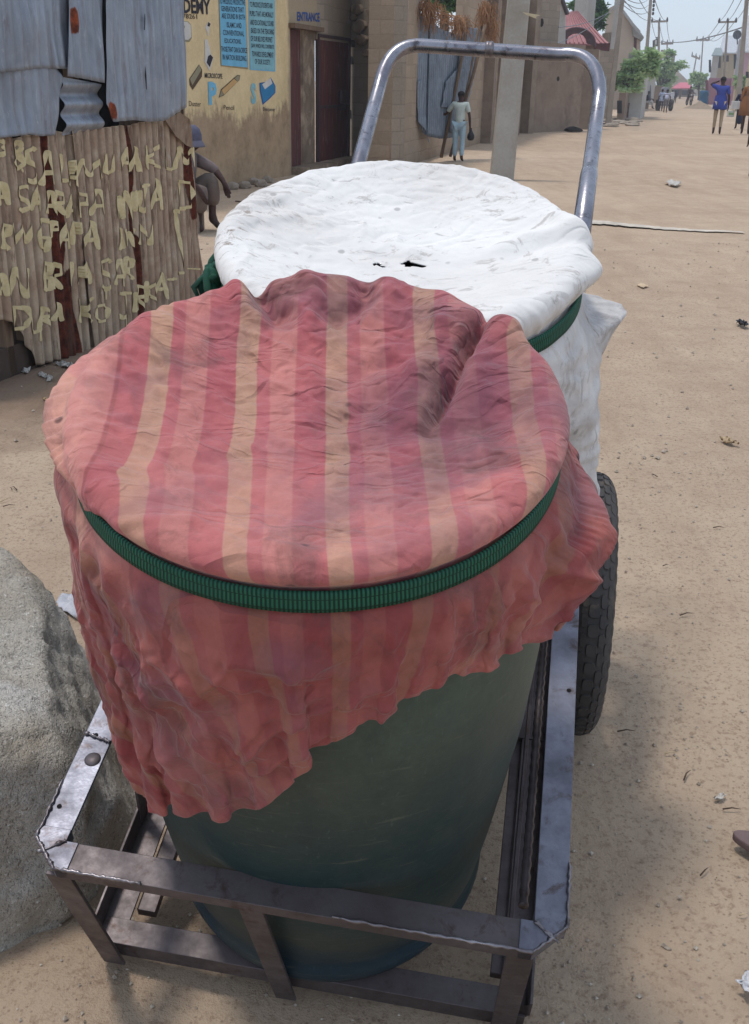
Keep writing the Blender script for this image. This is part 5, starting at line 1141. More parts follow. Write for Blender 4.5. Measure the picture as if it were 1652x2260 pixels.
power_pole('a', 1341, 278, 1376, -30, 10.5, 'plain tapering pole leaning at the rubble, left of the first street tree')
power_pole('b', 1418, 228, 1437, -20, 7, 'tall pole rising out of frame above the first two trees, with stacked insulators', ins=6)
power_pole('c', 1452, 224, 1454, 46, 4.6, 'straight pole with a level crossarm above the second street tree', (1437, 48, 1473, 47))
power_pole('d', 1470, 216, 1472, 95, 2.8, 'small pole with crossarm directly right of the taller crossarm pole', (1459, 97, 1485, 96))
power_pole('e', 1520, 213, 1537, 123, 2.8, 'crooked pole with a tilted crossarm near the market canopy', (1526, 123, 1544, 130))
power_pole('f', 1542, 217, 1551, 88, 2.6, 'slim crossarm pole rising behind the third street tree', (1536, 89, 1565, 88))
power_pole('g', 1592, 236, 1606, 47, 4.4, 'crossarm pole standing at the pink wall', (1585, 49, 1625, 48), 0)
power_pole('h', 1627, 246, 1650, -30, 9, 'thick pole cut by the right edge of the view, with insulators', ins=5)
# transformer stand between the trees
b = G(1473, 222); Y = b[1]; ts = thing('transformer_stand', 'frame of four short posts showing above the second street tree', 'stand', b)
for x, yt in ((1461, 110), (1468, 118), (1476, 112), (1487, 118)): P = AT(x, yt, Y); MB().box((P[0], Y, P[2] / 2), (.28, .28, P[2])).build('post', M['pole'], ts)
for y_ in (116, 121): A, B = AT(1460, y_, Y), AT(1488, y_, Y); MB().box((A + B) / 2, (B[0] - A[0], .2, .12)).build('crossbar', INS, ts)
# upper bracket pole
b = G(1443, 222); bk = thing('bracket_pole', 'dark angled switch bracket beside the level crossarm pole', 'bracket', b); Y = b[1]
for q in (((1442, 108), (1442, 90), (1450, 86), (1450, 100)), ((1447, 84), (1452, 82), (1451, 102), (1446, 100))): MB().tube([AT(x, y, Y) for x, y in q], .12, 6).build('bracket_arm', INS, bk)
MB().tube([b, AT(1445, 88, Y)], .10, 6).build('bracket_post', M['pole'], bk)
WIRE = mat_plain('grey_wire', (120, 120, 124), .6)
def wire(p, q, sag, r, label):
    p, q = np.array(p), np.array(q); pts = [p + (q - p) * t - np.array([0, 0, sag * 4 * t * (1 - t)]) for t in np.linspace(0, 1, 18)]
    tag(mobj('power_line', *(lambda m: (m.v, m.f))(MB().tube(pts, r, 4)), WIRE, None, loc=p), label, 'wire', 'overhead wires along the street')
def wp_(x, y, by): return AT(x, y, by)
Yc, Yd, Yf, Yg, Yh, Yb = [poles[k][0][1] for k in 'cdfghb']
WL = 'thin grey overhead wire strung along the street poles'
wire(wp_(1458, 91, Yd), wp_(1645, 58, Yh), .5, .05, 'overhead wire crossing the street from left to right')
for i, dx in enumerate((-17, 0, 17)):
    wire(wp_(1454 + dx, 44, Yc), wp_(1395 + dx * 2.4, -30, 40 + i), .4, .02, WL)
    wire(wp_(1454 + dx, 44, Yc), wp_(1472 + dx * .7, 93, Yd), .8, .03, WL)
    wire(wp_(1605 + dx, 46, Yg), wp_(1551 + dx * .8, 86, Yf), .8, .03, WL)
    wire(wp_(1605 + dx, 46, Yg), wp_(1650 + dx, -30, 60 + i), .3, .022, WL)
for i in range(3): wire(wp_(1376, -6 + i * 9, poles['a'][0][1]), wp_(1437, -10 + 14 * i, Yb), .4, .018, WL)
wire(wp_(1230, 96, 30), wp_(1376, -6, poles['a'][0][1]), .2, .012, WL); wire(wp_(1232, 60, 30), wp_(1374, 4, poles['a'][0][1]), .2, .012, WL)

M['bark'] = mottle('grey_brown_bark', (112, 98, 84), (86, 74, 64), 4, .95, .4, .02, 16)
def mat_leaf(name, c, c2):
    n = NT(name, .7, 0, .2); at = n.n('ShaderNodeAttribute', attribute_name='shade'); n.color(n.mix(at.outputs['Fac'], lin(c), lin(c2)))
    tr = n.n('ShaderNodeBsdfTranslucent'); n.l(n.mix(at.outputs['Fac'], lin(c), lin(c2)), tr.inputs['Color']); ms = n.n('ShaderNodeMixShader'); ms.inputs[0].default_value = .3
    n.l(n.b.outputs[0], ms.inputs[1]); n.l(tr.outputs[0], ms.inputs[2]); n.l(ms.outputs[0], n.out.inputs['Surface']); return n.m
M['leaf'] = mat_leaf('fresh_green_leaves', (118, 152, 92), (196, 214, 164)); M['leaf_dark'] = mat_leaf('deep_green_leaves', (56, 92, 48), (110, 144, 84))
def tree(name, label, base, blobs, cnt, leaf, m, trunk_r=.09, Yoff=0, group=None, flat=.45, limb_top=None):
    Y = base[1] + Yoff; t = thing(name, label, 'tree', (base[0], Y, 0), group); mpp = Y / FPX / .93; rg = np.random.RandomState(int(abs(blobs[0][0])) % 97)
    C = [(AT(x, y, Y), rx * mpp, ry * mpp) for x, y, rx, ry in blobs]
    fork = np.array([base[0], Y, 0]) * .5 + C[0][0] * .5; fork[2] = max(C[0][0][2] - C[0][2] * 1.0, .8)
    tm = MB().tube([np.array([base[0], Y, -.1]), (np.array([base[0], Y, 0]) + fork) / 2 + np.array([.04, 0, 0]), fork], [trunk_r * 1.25, trunk_r, trunk_r * .85], 9)
    for c, rx, ry in C:
        for k in range(5):
            e = c + np.array([rg.uniform(-.8, .8) * rx, rg.uniform(-.8, .8) * rx, rg.uniform(-.3, .8) * ry]); mid = (fork + e) / 2 + np.array([0, 0, -.08 * rx]); tm.tube([fork, mid, e], [trunk_r * .55, trunk_r * .32, trunk_r * .12], 5)
    tm.build('trunk', M['bark'], t, True)
    V = []; F = []; SH_ = []
    for c, rx, ry in C:
        clumps = [(c + np.array([rg.uniform(-1, 1) * rx * .8, rg.uniform(-1, 1) * rx * .8, rg.uniform(-1, 1) * ry * .85]), rg.uniform(.18, .42) * rx, rg.uniform(.0, .7)) for _ in range(14)]
        for k in range(cnt):
            cc, cr_, sh_ = clumps[rg.randint(len(clumps))]; v = rg.randn(3); v /= np.linalg.norm(v); v *= rg.uniform(.2, 1) ** .5 * cr_; v[2] *= flat * ry / rx * 1.6; p = cc + v
            u = rg.randn(3); u[2] *= .35; u /= np.linalg.norm(u); w = np.cross(u, rg.randn(3)); w /= np.linalg.norm(w); l = leaf * rg.uniform(.6, 1.5); ww = l * .38; i = len(V)
            V += [p, p + u * l * .5 + w * ww * .5, p + u * l, p + u * l * .5 - w * ww * .5]; F.append((i, i + 1, i + 2, i + 3)); SH_ += [np.clip(sh_ + rg.uniform(0, .4), 0, 1)] * 4
    o = mobj('crown', V, F, m, t); a = o.data.attributes.new('shade', 'FLOAT', 'POINT'); a.data.foreach_set('value', SH_); return t
tb1 = G(1377, 262)
tree('street_tree', 'spreading young tree with a dark drum round its foot, first of the street trees', tb1, [(1388, 182, 26, 17), (1372, 172, 14, 16), (1405, 168, 18, 18), (1398, 150, 20, 18), (1420, 138, 20, 20), (1438, 124, 12, 12), (1432, 150, 14, 14)], 620, .26, M['leaf'])
pl_ = thing('tree_planter', 'rusty dark drum standing round the foot of the first street tree', 'planter', tb1)
mpp = tb1[1] / FPX / .93; MB().lathe([(7.5 * mpp, -.1), (7.2 * mpp, .3), (7.8 * mpp, .32), (7.2 * mpp, .36), (7.4 * mpp, 27 * mpp), (7.9 * mpp, 28 * mpp), (7 * mpp, 28.4 * mpp), (6.8 * mpp, 26 * mpp), (0, 25.5 * mpp)], lambda x, y, h: tb1 + np.array([x, y, h]), 18).build('planter_drum', mat_plain('rusty_planter', (104, 82, 76)), pl_, True)
tb2 = G(1409, 243); tree('street_tree', 'thin-stemmed tree between the planter tree and the second big tree', tb2, [(1418, 152, 16, 20), (1412, 172, 12, 12)], 360, .28, M['leaf'], .08)
tb3 = G(1457, 226); tree('street_tree', 'broad tree with a long right-hand branch behind the handcart', tb3, [(1458, 176, 22, 22), (1448, 160, 14, 14), (1474, 160, 16, 20), (1484, 150, 14, 12), (1500, 144, 12, 8), (1466, 142, 14, 14), (1476, 118, 12, 6), (1460, 196, 12, 10)], 420, .36, M['leaf'], .13)
tb4 = G(1541, 221); tree('street_tree', 'small tree above the blue barrel', tb4, [(1541, 186, 11, 11), (1532, 176, 9, 8), (1548, 172, 9, 8), (1538, 166, 8, 6)], 320, .42, M['leaf'], .12)
tb5 = G(1640, 240); tree('street_tree', 'small tree at the right edge in front of the yellow building', tb5, [(1641, 190, 14, 12), (1634, 178, 10, 9), (1650, 176, 12, 10)], 500, .30, M['leaf'], .1)
nb = G(1300, 262); tree('neem_tree', 'dense dark neem crown rising behind the pink roof', nb, [(1300, 20, 32, 34), (1290, -10, 26, 22), (1316, 40, 18, 26), (1284, 40, 16, 20), (1310, -20, 26, 20)], 2200, .24, M['leaf_dark'], .22, Yoff=5)
nb = G(980, 330); tree('neem_tree', 'green foliage showing above the leaning zinc sheets', nb, [(985, -4, 26, 22), (962, -14, 20, 16), (1004, 6, 14, 14)], 1500, .13, M['leaf_dark'], .14, Yoff=3)

# ================================================================== people
SK = mottle('dark_brown_skin', (74, 50, 44), (60, 40, 36), 6, .6, .05, .002, 30)
def skin_mesh(nodes, edges, sub=1, root=0):
    me = bpy.data.meshes.new('k'); me.from_pydata([tuple(map(float, n[0])) for n in nodes], edges, []); o = bpy.data.objects.new('k', me); COL.objects.link(o)
    md = o.modifiers.new('s', 'SKIN'); md.use_smooth_shade = True
    if not me.skin_vertices: bpy.context.view_layer.objects.active = o
    for i, n in enumerate(nodes):
        r = n[1]; me.skin_vertices[0].data[i].radius = (r, r) if not hasattr(r, '__len__') else r
        me.skin_vertices[0].data[i].use_root = (i == root)
    if sub: sb = o.modifiers.new('b', 'SUBSURF'); sb.levels = sub; sb.render_levels = sub
    dg = bpy.context.evaluated_depsgraph_get(); m2 = bpy.data.meshes.new_from_object(o.evaluated_get(dg))
    V = [tuple(v.co) for v in m2.vertices]; F = [tuple(p.vertices) for p in m2.polygons]
    bpy.data.objects.remove(o); bpy.data.meshes.remove(me); bpy.data.meshes.remove(m2); return V, F
def lerp(a, b, t): return np.array(a) * (1 - t) + np.array(b) * t
class Person:
    """joints are world points; J keys: pel chest neck head, and s/e/w (shoulder elbow wrist), h/k/a (hip knee ankle) + t(toe) for L and R; H = body height for the girths"""
    def __init__(s, label, J, H, at_, name='person', cat='person', group=None, fingers=True, face=None):
        s.J, s.H = J, H; s.t = thing(name, label, cat, at_, group)
        k = H / 1.7; n = []; e = []; ix = {}
        def add(key, p, r): ix[key] = len(n); n.append((np.array(p), r * k)); return ix[key]
        add('pel', J['pel'], .115); add('sp', lerp(J['pel'], J['chest'], .5), .105); add('chest', J['chest'], .125); add('nb', lerp(J['chest'], J['neck'], .7), .075); add('neck', J['neck'], .05)
        hv = (np.array(J['head']) - np.array(J['neck'])); hv = hv / (np.linalg.norm(hv) + 1e-9); hd = np.array(J['head'])
        add('jaw', hd - hv * .055 * k, .062); add('head', hd + hv * .01 * k, .084); add('crown', hd + hv * .075 * k, .062)
        e += [(0, 1), (1, 2), (2, 3), (3, 4), (4, 5), (5, 6), (6, 7)]
        f = np.array(face if face is not None else (0, 1.0, 0)); f = f / np.linalg.norm(f)
        a = add('nose', hd + f * .095 * k - hv * .005 * k, .014); e.append((ix['head'], a))
        lat = np.cross(f, hv); lat /= np.linalg.norm(lat) + 1e-9
        for sgn in (-1, 1): a = add('ear%d' % sgn, hd + lat * sgn * .088 * k, .016); e.append((ix['head'], a))
        for S_ in 'LR':
            a = add('s' + S_, J['s' + S_], .055); b = add('e' + S_, J['e' + S_], .038); m1 = add('f' + S_, lerp(J['e' + S_], J['w' + S_], .35), .040); c = add('w' + S_, J['w' + S_], .026)
            e += [(ix['nb'], a), (a, b), (b, m1), (m1, c)]
            wv = np.array(J['w' + S_]) - np.array(J['e' + S_]); wv /= np.linalg.norm(wv); dn = lerp(wv, np.array(J.get('g' + S_, (0, 0, -1.0))), .6); dn /= np.linalg.norm(dn)
            pm = np.array(J['w' + S_]) + dn * .06 * k; p = add('p' + S_, pm, .034); e.append((c, p))
            sd_ = np.cross(dn, f); sd_ = sd_ / (np.linalg.norm(sd_) + 1e-6); side = f * .75 + sd_ * .3; side /= np.linalg.norm(side)
            if fingers:
                for q, (o_, ln) in enumerate(((-.030, .070), (-.010, .082), (.010, .078), (.030, .062))):
                    r0_ = pm + dn * .025 * k + side * o_ * k; a1 = add('x', r0_, .012); a2 = add('x', r0_ + dn * ln * .5 * k, .0095); a3 = add('x', r0_ + dn * ln * k - sd_ * .018 * k, .0075); e += [(p, a1), (a1, a2), (a2, a3)]
                a1 = add('x', pm + side * .045 * k - dn * .01 * k, .012); a2 = add('x', pm + side * .06 * k + dn * .04 * k, .009); e += [(p, a1), (a1, a2)]
            hp = add('h' + S_, J['h' + S_], .085); up_ = add('u' + S_, lerp(J['h' + S_], J['k' + S_], .45), .074); kn_ = add('k' + S_, J['k' + S_], .052); cf = add('c' + S_, lerp(J['k' + S_], J['a' + S_], .35), .052); an_ = add('a' + S_, J['a' + S_], .035); tv = np.array(J['t' + S_]) - np.array(J['a' + S_])
            he = add('q' + S_, np.array(J['a' + S_]) + np.array([0, 0, -.045 * k]) - tv * .15, .034); bl = add('b' + S_, lerp(J['a' + S_], J['t' + S_], .65) + np.array([0, 0, -.0 * k]), .034); te = add('t' + S_, J['t' + S_], .024)
            e += [(0, hp), (hp, up_), (up_, kn_), (kn_, cf), (cf, an_), (an_, he), (an_, bl), (bl, te)]
        V, F = skin_mesh(n, e, 1); s.body = mobj('body', V, F, SK, s.t, True); s.k = k; s.f = f; s.hv = hv; s.lat = lat
    def garment(s, name, chain, edges, m):
        V, F = skin_mesh([(p, r * s.k) for p, r in chain], edges, 1); return mobj(name, V, F, m, s.t, True)
    def shirt(s, m, sleeve=.5, drop=.0, name='shirt', wide=1.0):
        J = s.J; pel = np.array(J['pel']) + np.array([0, 0, -drop]); c = [(pel, (.150 if drop < .1 else .185) * wide), (lerp(pel, J['chest'], .5), .138 * wide), (J['chest'], .150), (lerp(J['chest'], J['neck'], .62), .10)]; e = [(0, 1), (1, 2), (2, 3)]
        for S_ in 'LR':
            i = len(c); c.append((J['s' + S_], .075)); 
            if sleeve <= 1: c.append((lerp(J['s' + S_], J['e' + S_], sleeve), .064)); e += [(3, i), (i, i + 1)]
            else: c.append((J['e' + S_], .058)); c.append((lerp(J['e' + S_], J['w' + S_], sleeve - 1), .045)); e += [(3, i), (i, i + 1), (i + 1, i + 2)]
        o = s.garment(name, c, e, m)
        if drop >= .1:                                # the loose lower part of a long shirt
            mb = MB(); y_ = np.cross(zaxis, s.lat); x_ = s.lat / np.linalg.norm(s.lat); c0_ = np.array(J['pel'])
            mb.lathe([(.165, .22), (.19, .10), (.205, 0), (.215, -drop * .6), (.222, -drop - .06), (.212, -drop - .06), (.15, .0)], lambda a, b, h: c0_ + (x_ * a * wide + y_ * b * .74 * wide + zaxis * (h + .012 * math.sin(a * 60))) * s.k, 20)
            V = [np.array(v.co) + np.array(s.t.location) for v in o.data.vertices]; F = [tuple(p.vertices) for p in o.data.polygons]; n0 = len(V)
            bpy.data.objects.remove(o); o = mobj(name, V + mb.v, F + [tuple(i + n0 for i in f) for f in mb.f], m, s.t, True)
        return o
    def trousers(s, m, length=1.85, name='trousers', wide=1.0):
        J = s.J; c = [(J['pel'], .135)]; e = []
        for S_ in 'LR':
            i = len(c); c += [(J['h' + S_], .10 * wide), (lerp(J['h' + S_], J['k' + S_], .5), .092 * wide)]; e += [(0, i), (i, i + 1)]
            if length <= 1: continue
            c += [(J['k' + S_], .075 * wide), (lerp(J['k' + S_], J['a' + S_], length - 1), .062 * wide)]; e += [(i + 1, i + 2), (i + 2, i + 3)]
        return s.garment(name, c, e, m)
    def robe(s, m, name='robe', to=.9):
        J = s.J; bt = lerp(lerp(J['aL'], J['aR'], .5), J['pel'], 1 - to); c = [(bt, .20), (lerp(bt, J['pel'], .5), .185), (J['pel'], .165), (J['chest'], .155), (lerp(J['chest'], J['neck'], .6), .10)]; e = [(0, 1), (1, 2), (2, 3), (3, 4)]
        for S_ in 'LR': i = len(c); c += [(J['s' + S_], .075), (J['e' + S_], .07), (lerp(J['e' + S_], J['w' + S_], .5), .06)]; e += [(4, i), (i, i + 1), (i + 1, i + 2)]
        return s.garment(name, c, e, m)
    def hair(s, m):
        hd = np.array(s.J['head']); k = s.k; back = hd + s.hv * .045 * k - s.f * .012 * k
        mb = MB(); x = s.lat; y = np.cross(s.hv, x); 
        mb.lathe([(0, .066), (.04, .058), (.07, .035), (.088, 0), (.090, -.03), (.080, -.05)], lambda X_, Y_, h: back + (x * X_ + y * Y_ + s.hv * h) * k * 1.02, 16); return mb.build('hair', m, s.t, True)
HAIR = mat_plain('black_hair', (30, 26, 26)); 
def walker(label, bx, by, hpx, arms=None, step=.16, turn=0.0, **kw):
    """a standing or walking figure seen from behind: picture height in rows"""
    B = G(bx, by); mpp = np.linalg.norm(B - CAM) / FPX / 1.0; H = hpx * mpp * 1.0; k = H / 1.7
    up = zaxis; fw = np.array([math.sin(rad(16 + turn)), math.cos(rad(16 + turn)), 0]); rt = np.array([fw[1], -fw[0], 0])
    def P(r, f_, z): return B + rt * r * k + fw * f_ * k + up * z * k
    J = dict(pel=P(0, 0, .93), chest=P(0, .02, 1.25), neck=P(0, .02, 1.45), head=P(0, .04, 1.58), sL=P(-.17, 0, 1.38), sR=P(.17, 0, 1.38), eL=P(-.24, -.03, 1.10), eR=P(.24, -.03, 1.10), wL=P(-.25, .05, .86), wR=P(.25, .05, .86),
             hL=P(-.09, 0, .88), hR=P(.09, 0, .88), kL=P(-.10, step * .6, .48), kR=P(.09, -step * .25, .48), aL=P(-.10, step, .07), aR=P(.09, -step, .09), tL=P(-.11, step + .17, .03), tR=P(.10, -step + .16, .03))
    for key, v in (arms or {}).items(): J[key] = P(*v)
    return Person(label, J, H, B, face=fw, **kw), P, k
def mc(name, c): return mat_plain(name, c, .9, .10)
# the boy at the leaning sheets
p, P, k = walker('boy seen from behind in pale shirt and light blue trousers, touching the zinc sheets', 1010, 357, 138, {'eL': (-.40, .08, 1.12), 'wL': (-.60, .16, 1.20), 'gL': (-.6, 0, .5), 'wR': (.27, .02, .84), 'eR': (.25, -.02, 1.1)}, step=.03)
p.shirt(mc('pale_green_cotton', (206, 216, 208)), .75, .06); p.trousers(mc('light_blue_cotton', (176, 200, 212)), 1.9); p.hair(HAIR)
bg_ = thing('black_bag', 'small black plastic bag hanging from the hand of the boy', 'bag', P(.30, .02, .55)); q = P(.30, .02, .58)
MB().lathe([(0, .0), (.07, .01), (.10, .07), (.095, .14), (.05, .21), (.018, .27), (.02, .30)], lambda x, y, h: q + np.array([x * k * .95, y * k * .7, (h - .06) * k]), 14).build('bag_body', mat_plain('shiny_black_plastic', (30, 28, 34), .35), bg_, True)
# blue shirt
p, P, k = walker('person in a royal blue shirt walking away with one hand held to the head', 1580, 297, 107, {'eL': (-.36, .02, 1.46), 'wL': (-.13, .08, 1.56), 'gL': (.8, 0, .2)}, step=.09)
p.shirt(mc('royal_blue_cotton', (62, 76, 158)), .8, .13, wide=1.0); p.trousers(mc('beige_trousers', (178, 158, 132)), 1.75, wide=.8); p.hair(HAIR)
p, P, k = walker('person in a brown-orange tunic at the right edge, walking away', 1643, 297, 104, step=.10)
p.shirt(mc('brown_orange_cotton', (146, 98, 56)), 1.4, .30, 'tunic', 1.3); p.hair(HAIR)
p, P, k = walker('person in a navy robe carrying a white box and a printed white jug', 1629, 285, 76, {'eL': (-.26, .1, 1.08), 'wL': (-.34, .25, .95), 'wR': (.2, .2, .95)}, step=.14, turn=-10)
p.robe(mc('navy_cloth', (42, 42, 70))); p.hair(mc('navy_scarf', (36, 34, 44)))
Yn = G(1629, 285)[1]
bx_ = thing('white_box', 'white box carried in front of the navy-robed person', 'box', AT(1621, 241, Yn)); MB().box(AT(1621, 232, Yn) + [0, -.1, 0], (16 * .0175, .3, 17 * .0175)).build('box_body', mat_plain('white_card', (206, 204, 200)), bx_, bevel=.02)
jg = thing('white_jug', 'small white jug with green print, low beside the navy robe', 'jug', AT(1612, 258, Yn)); jc = AT(1612, 251, Yn); g_ = MB(); g_.box(jc, (.27, .16, .24)); g_.build('jug_body', mat_plain('milky_plastic', (206, 208, 200), .5), jg, bevel=.03)
MB().tube([jc + np.array([-.09, 0, .12]), jc + np.array([-.05, 0, .18]), jc + np.array([.05, 0, .18]), jc + np.array([.09, 0, .12])], .014, 6).build('handle', mat_plain('milky_plastic_handle', (206, 208, 200), .5), jg)
MB().box(jc + np.array([0, -.083, 0]), (.2, .004, .08)).build('print', mat_plain('green_print', (140, 168, 120)), jg)
p, P, k = walker('person cut by the right edge, only a dark fringed skirt showing', 1664, 392, 138, step=.05)
p.shirt(mc('red_cotton', (196, 70, 70)), 1.2, .0); p.robe(mc('charcoal_fringed_skirt', (52, 50, 60)), 'skirt', .86); p.hair(HAIR)
# handcart with its pusher
p, P, k = walker('person in a pale shirt bent over and pushing the far handcart', 1467, 249, 46, {'chest': (0, .22, 1.2), 'neck': (0, .32, 1.36), 'head': (0, .38, 1.5), 'sL': (-.17, .25, 1.3), 'sR': (.17, .25, 1.3), 'eL': (-.25, .4, 1.1), 'eR': (.25, .4, 1.1), 'wL': (-.26, .62, 1.0), 'wR': (.26, .62, 1.0)}, step=.2)
p.shirt(mc('pale_lilac_cotton', (176, 178, 194)), .8, .05); p.trousers(mc('grey_trousers', (110, 104, 104)), 1.5); p.hair(HAIR)
hb_ = G(1465, 245); mp_ = hb_[1] / FPX / .93; hc = thing('handcart', 'far two-wheeled handcart carrying a grey drum, pushed up the street', 'cart', hb_)
for dx in (-14.5, 14.5):
    w_ = MB(); cc = AT(1465 + dx, 238, hb_[1]); w_.lathe([(.30, -.05), (.36, -.05), (.38, 0), (.36, .05), (.30, .05), (.30, -.05)], lambda x, y, h: np.array([cc[0], cc[1], .38]) + np.array([h * 1.6, x, y]), 24); w_.lathe([(0, -.04), (.06, -.04), (.06, .04), (0, .04)], lambda x, y, h: np.array([cc[0], cc[1], .38]) + np.array([h, x, y]), 8); w_.build('wheel', M['rubber'], hc, True)
MB().tube([AT(1450, 236, hb_[1]) * [1, 1, 0] + [0, 0, .38], AT(1480, 236, hb_[1]) * [1, 1, 0] + [0, 0, .38]], .05, 8).build('axle', M['steel_dark'], hc)
MB().box(np.array([hb_[0], hb_[1] + .3, .6]), (.85, 1.2, .08)).build('frame', M['steel_dark'], hc); MB().lathe([(0, .64), (.3, .64), (.31, 1.0), (.29, 1.45), (.2, 1.5), (0, 1.5)], lambda x, y, h: np.array([hb_[0], hb_[1] + .4, 0]) + np.array([x, y, h]), 16).build('load', mat_plain('grey_plastic', (132, 130, 134)), hc, True)
p, P, k = walker('helper in a light blue shirt walking at the left of the far handcart', 1457, 246, 42, step=.1); p.shirt(mc('light_blue_shirt', (164, 174, 196)), .8, .1); p.trousers(mc('dark_trousers', (74, 68, 74)), 1.8); p.hair(HAIR)
p, P, k = walker('far pedestrian in white walking near the market', 1481, 229, 26, step=.1); p.shirt(mc('white_cotton', (206, 206, 210)), 1.5, .3, wide=1.2); p.trousers(mc('white_trousers', (200, 200, 204)), 1.8); p.hair(HAIR)
p, P, k = walker('far pedestrian in dark clothes beside the one in white', 1488, 228, 24, step=.1); p.shirt(mc('dark_grey_cotton', (74, 72, 84)), 1.5, .1); p.trousers(mc('dark_grey_trousers', (60, 58, 66)), 1.8); p.hair(HAIR)
# motorcyclist
mb_ = G(1519, 233); mt = thing('motorcycle', 'far motorcycle coming down the street', 'motorcycle', mb_)
for dy in (-.65, .65):
    w_ = MB(); w_.lathe([(.22, -.045), (.28, -.05), (.30, 0), (.28, .05), (.22, .045), (.22, -.045)], lambda x, y, h: mb_ + np.array([h, x + dy, y + .30]), 20); w_.build('wheel', M['rubber'], mt, True)
MB().tube([mb_ + np.array([0, -.65, .3]), mb_ + np.array([0, -.45, .95]), mb_ + np.array([0, .1, .85]), mb_ + np.array([0, .65, .5]), mb_ + np.array([0, .65, .3])], [.05, .06, .14, .10, .05], 8).build('frame', mat_plain('dark_red_paint', (92, 44, 44), .4), mt, True)
MB().tube([mb_ + np.array([-.38, -.42, 1.05]), mb_ + np.array([0, -.47, 1.0]), mb_ + np.array([.38, -.42, 1.05])], .02, 6).build('handlebar', M['steel_dark'], mt); MB().lathe([(0, .06), (.08, .04), (.09, 0), (.05, -.06)], lambda x, y, h: mb_ + np.array([x, -.56 - h, .88 + y]), 12).build('headlight', mat_plain('lamp_glass', (200, 200, 196), .2), mt, True)
def seated(label, base, H, fw, seat, J2=None):
    k = H / 1.7; fw = np.array(fw, float); fw /= np.linalg.norm(fw); rt = np.array([fw[1], -fw[0], 0])
    def P(r, f_, z): return base + rt * r * k + fw * f_ * k + zaxis * z * k
    J = dict(pel=P(0, 0, seat), chest=P(0, .06, seat + .32), neck=P(0, .10, seat + .52), head=P(0, .13, seat + .66), sL=P(-.17, .07, seat + .45), sR=P(.17, .07, seat + .45), eL=P(-.25, .2, seat + .2), eR=P(.25, .2, seat + .2), wL=P(-.22, .45, seat + .22), wR=P(.22, .45, seat + .22),
             hL=P(-.1, .03, seat - .03), hR=P(.1, .03, seat - .03), kL=P(-.18, .45, seat + .02), kR=P(.18, .45, seat + .02), aL=P(-.16, .5, seat - .4 if seat > .5 else .08), aR=P(.16, .5, seat - .4 if seat > .5 else .08), tL=P(-.18, .66, seat - .44 if seat > .5 else .03), tR=P(.18, .66, seat - .44 if seat > .5 else .03))
    for kk, v in (J2 or {}).items(): J[kk] = P(*v)
    return Person(label, J, H, base, face=fw), P, k
p, P, k = seated('motorcycle rider in a dark patterned top facing the camera', mb_, 1.7, (0, -1, 0), .86, {'wL': (-.34, .48, 1.06), 'wR': (.34, .48, 1.06)}); p.shirt(mc('dark_maroon_cotton', (84, 64, 68)), 1.6); p.trousers(mc('black_trousers', (52, 48, 52)), 1.8); p.hair(HAIR)
fb = G(1424, 240); p, P, k = seated('far figure in a dark top and pale trousers sitting by the left wall', fb, 1.65, (.95, -.3, 0), .48); p.shirt(mc('charcoal_cotton', (62, 60, 70)), 1.4); p.trousers(mc('pale_trousers', (196, 192, 188)), 1.8); p.hair(HAIR)
st_ = thing('bench', 'low grey block bench under the far seated figure', 'bench', fb); MB().box(fb + np.array([-.1, 0, .2]), (.5, .5, .40)).build('bench_block', M['block_grey'], st_, bevel=.02)
# the capped man beside the shack
MY = G(470, 512)[1]
def Q_(px, py, dy=0.0): return AT(px, py, MY + dy)
J = dict(pel=Q_(400, 445, .0), chest=Q_(404, 380, .0), neck=Q_(414, 344, 0), head=Q_(422, 314, -.02), sL=Q_(428, 350, .10), sR=Q_(408, 358, -.14), eL=Q_(472, 372, .12), eR=Q_(452, 392, -.2), wL=Q_(494, 402, .05), wR=Q_(470, 410, -.14), gL=(0, 0, -1.0),
         hL=Q_(416, 440, .1), hR=Q_(414, 444, -.1), kL=Q_(468, 386, .04), kR=Q_(446, 418, -.22), aL=Q_(468, 486, .06), aR=Q_(436, 490, -.10), tL=Q_(492, 508, .0), tR=Q_(446, 512, -.14))
J['wR'] = Q_(440, 418, -.3); J['eR'] = Q_(418, 404, -.3)
man = Person('man in a grey cap sitting beside the shack, forearm resting on his knee', J, 1.66, Q_(415, 505) * [1, 1, 0], face=(1.0, -.15, -.45))
man.shirt(mc('grey_brown_workshirt', (124, 110, 108)), 1.35, .0); man.trousers(mc('brown_grey_trousers', (112, 98, 90)), 1.72, wide=1.35)
cp_ = MB(); hc_ = Q_(421, 304, -.02)
cp_.lathe([(0, .125), (.05, .118), (.09, .085), (.108, .03), (.110, -.02), (.104, -.03)], lambda x, y, h: hc_ + np.array([x, y, h]), 20)
cap = cp_.build('cap', mat_plain('slate_grey_cap', (92, 92, 112)), man.t, True)
fr_ = MB(); fr_.lathe([(0.104, 0), (.140, -.06), (.138, -.07), (.102, -.012)], lambda x, y, h: hc_ + np.array([x, y, h - .015]), 20); fr_.build('cap_flap', mat_plain('light_slate_cap', (112, 110, 126)), cap, True)
sb_ = thing('seat_block', 'low stone block under the man in the grey cap', 'block', Q_(408, 505) * [1, 1, 0]); q = Q_(408, 480); MB().box((q[0], q[1], .14), (.34, .36, .30)).build('block', M['block_grey'], sb_, bevel=.02)

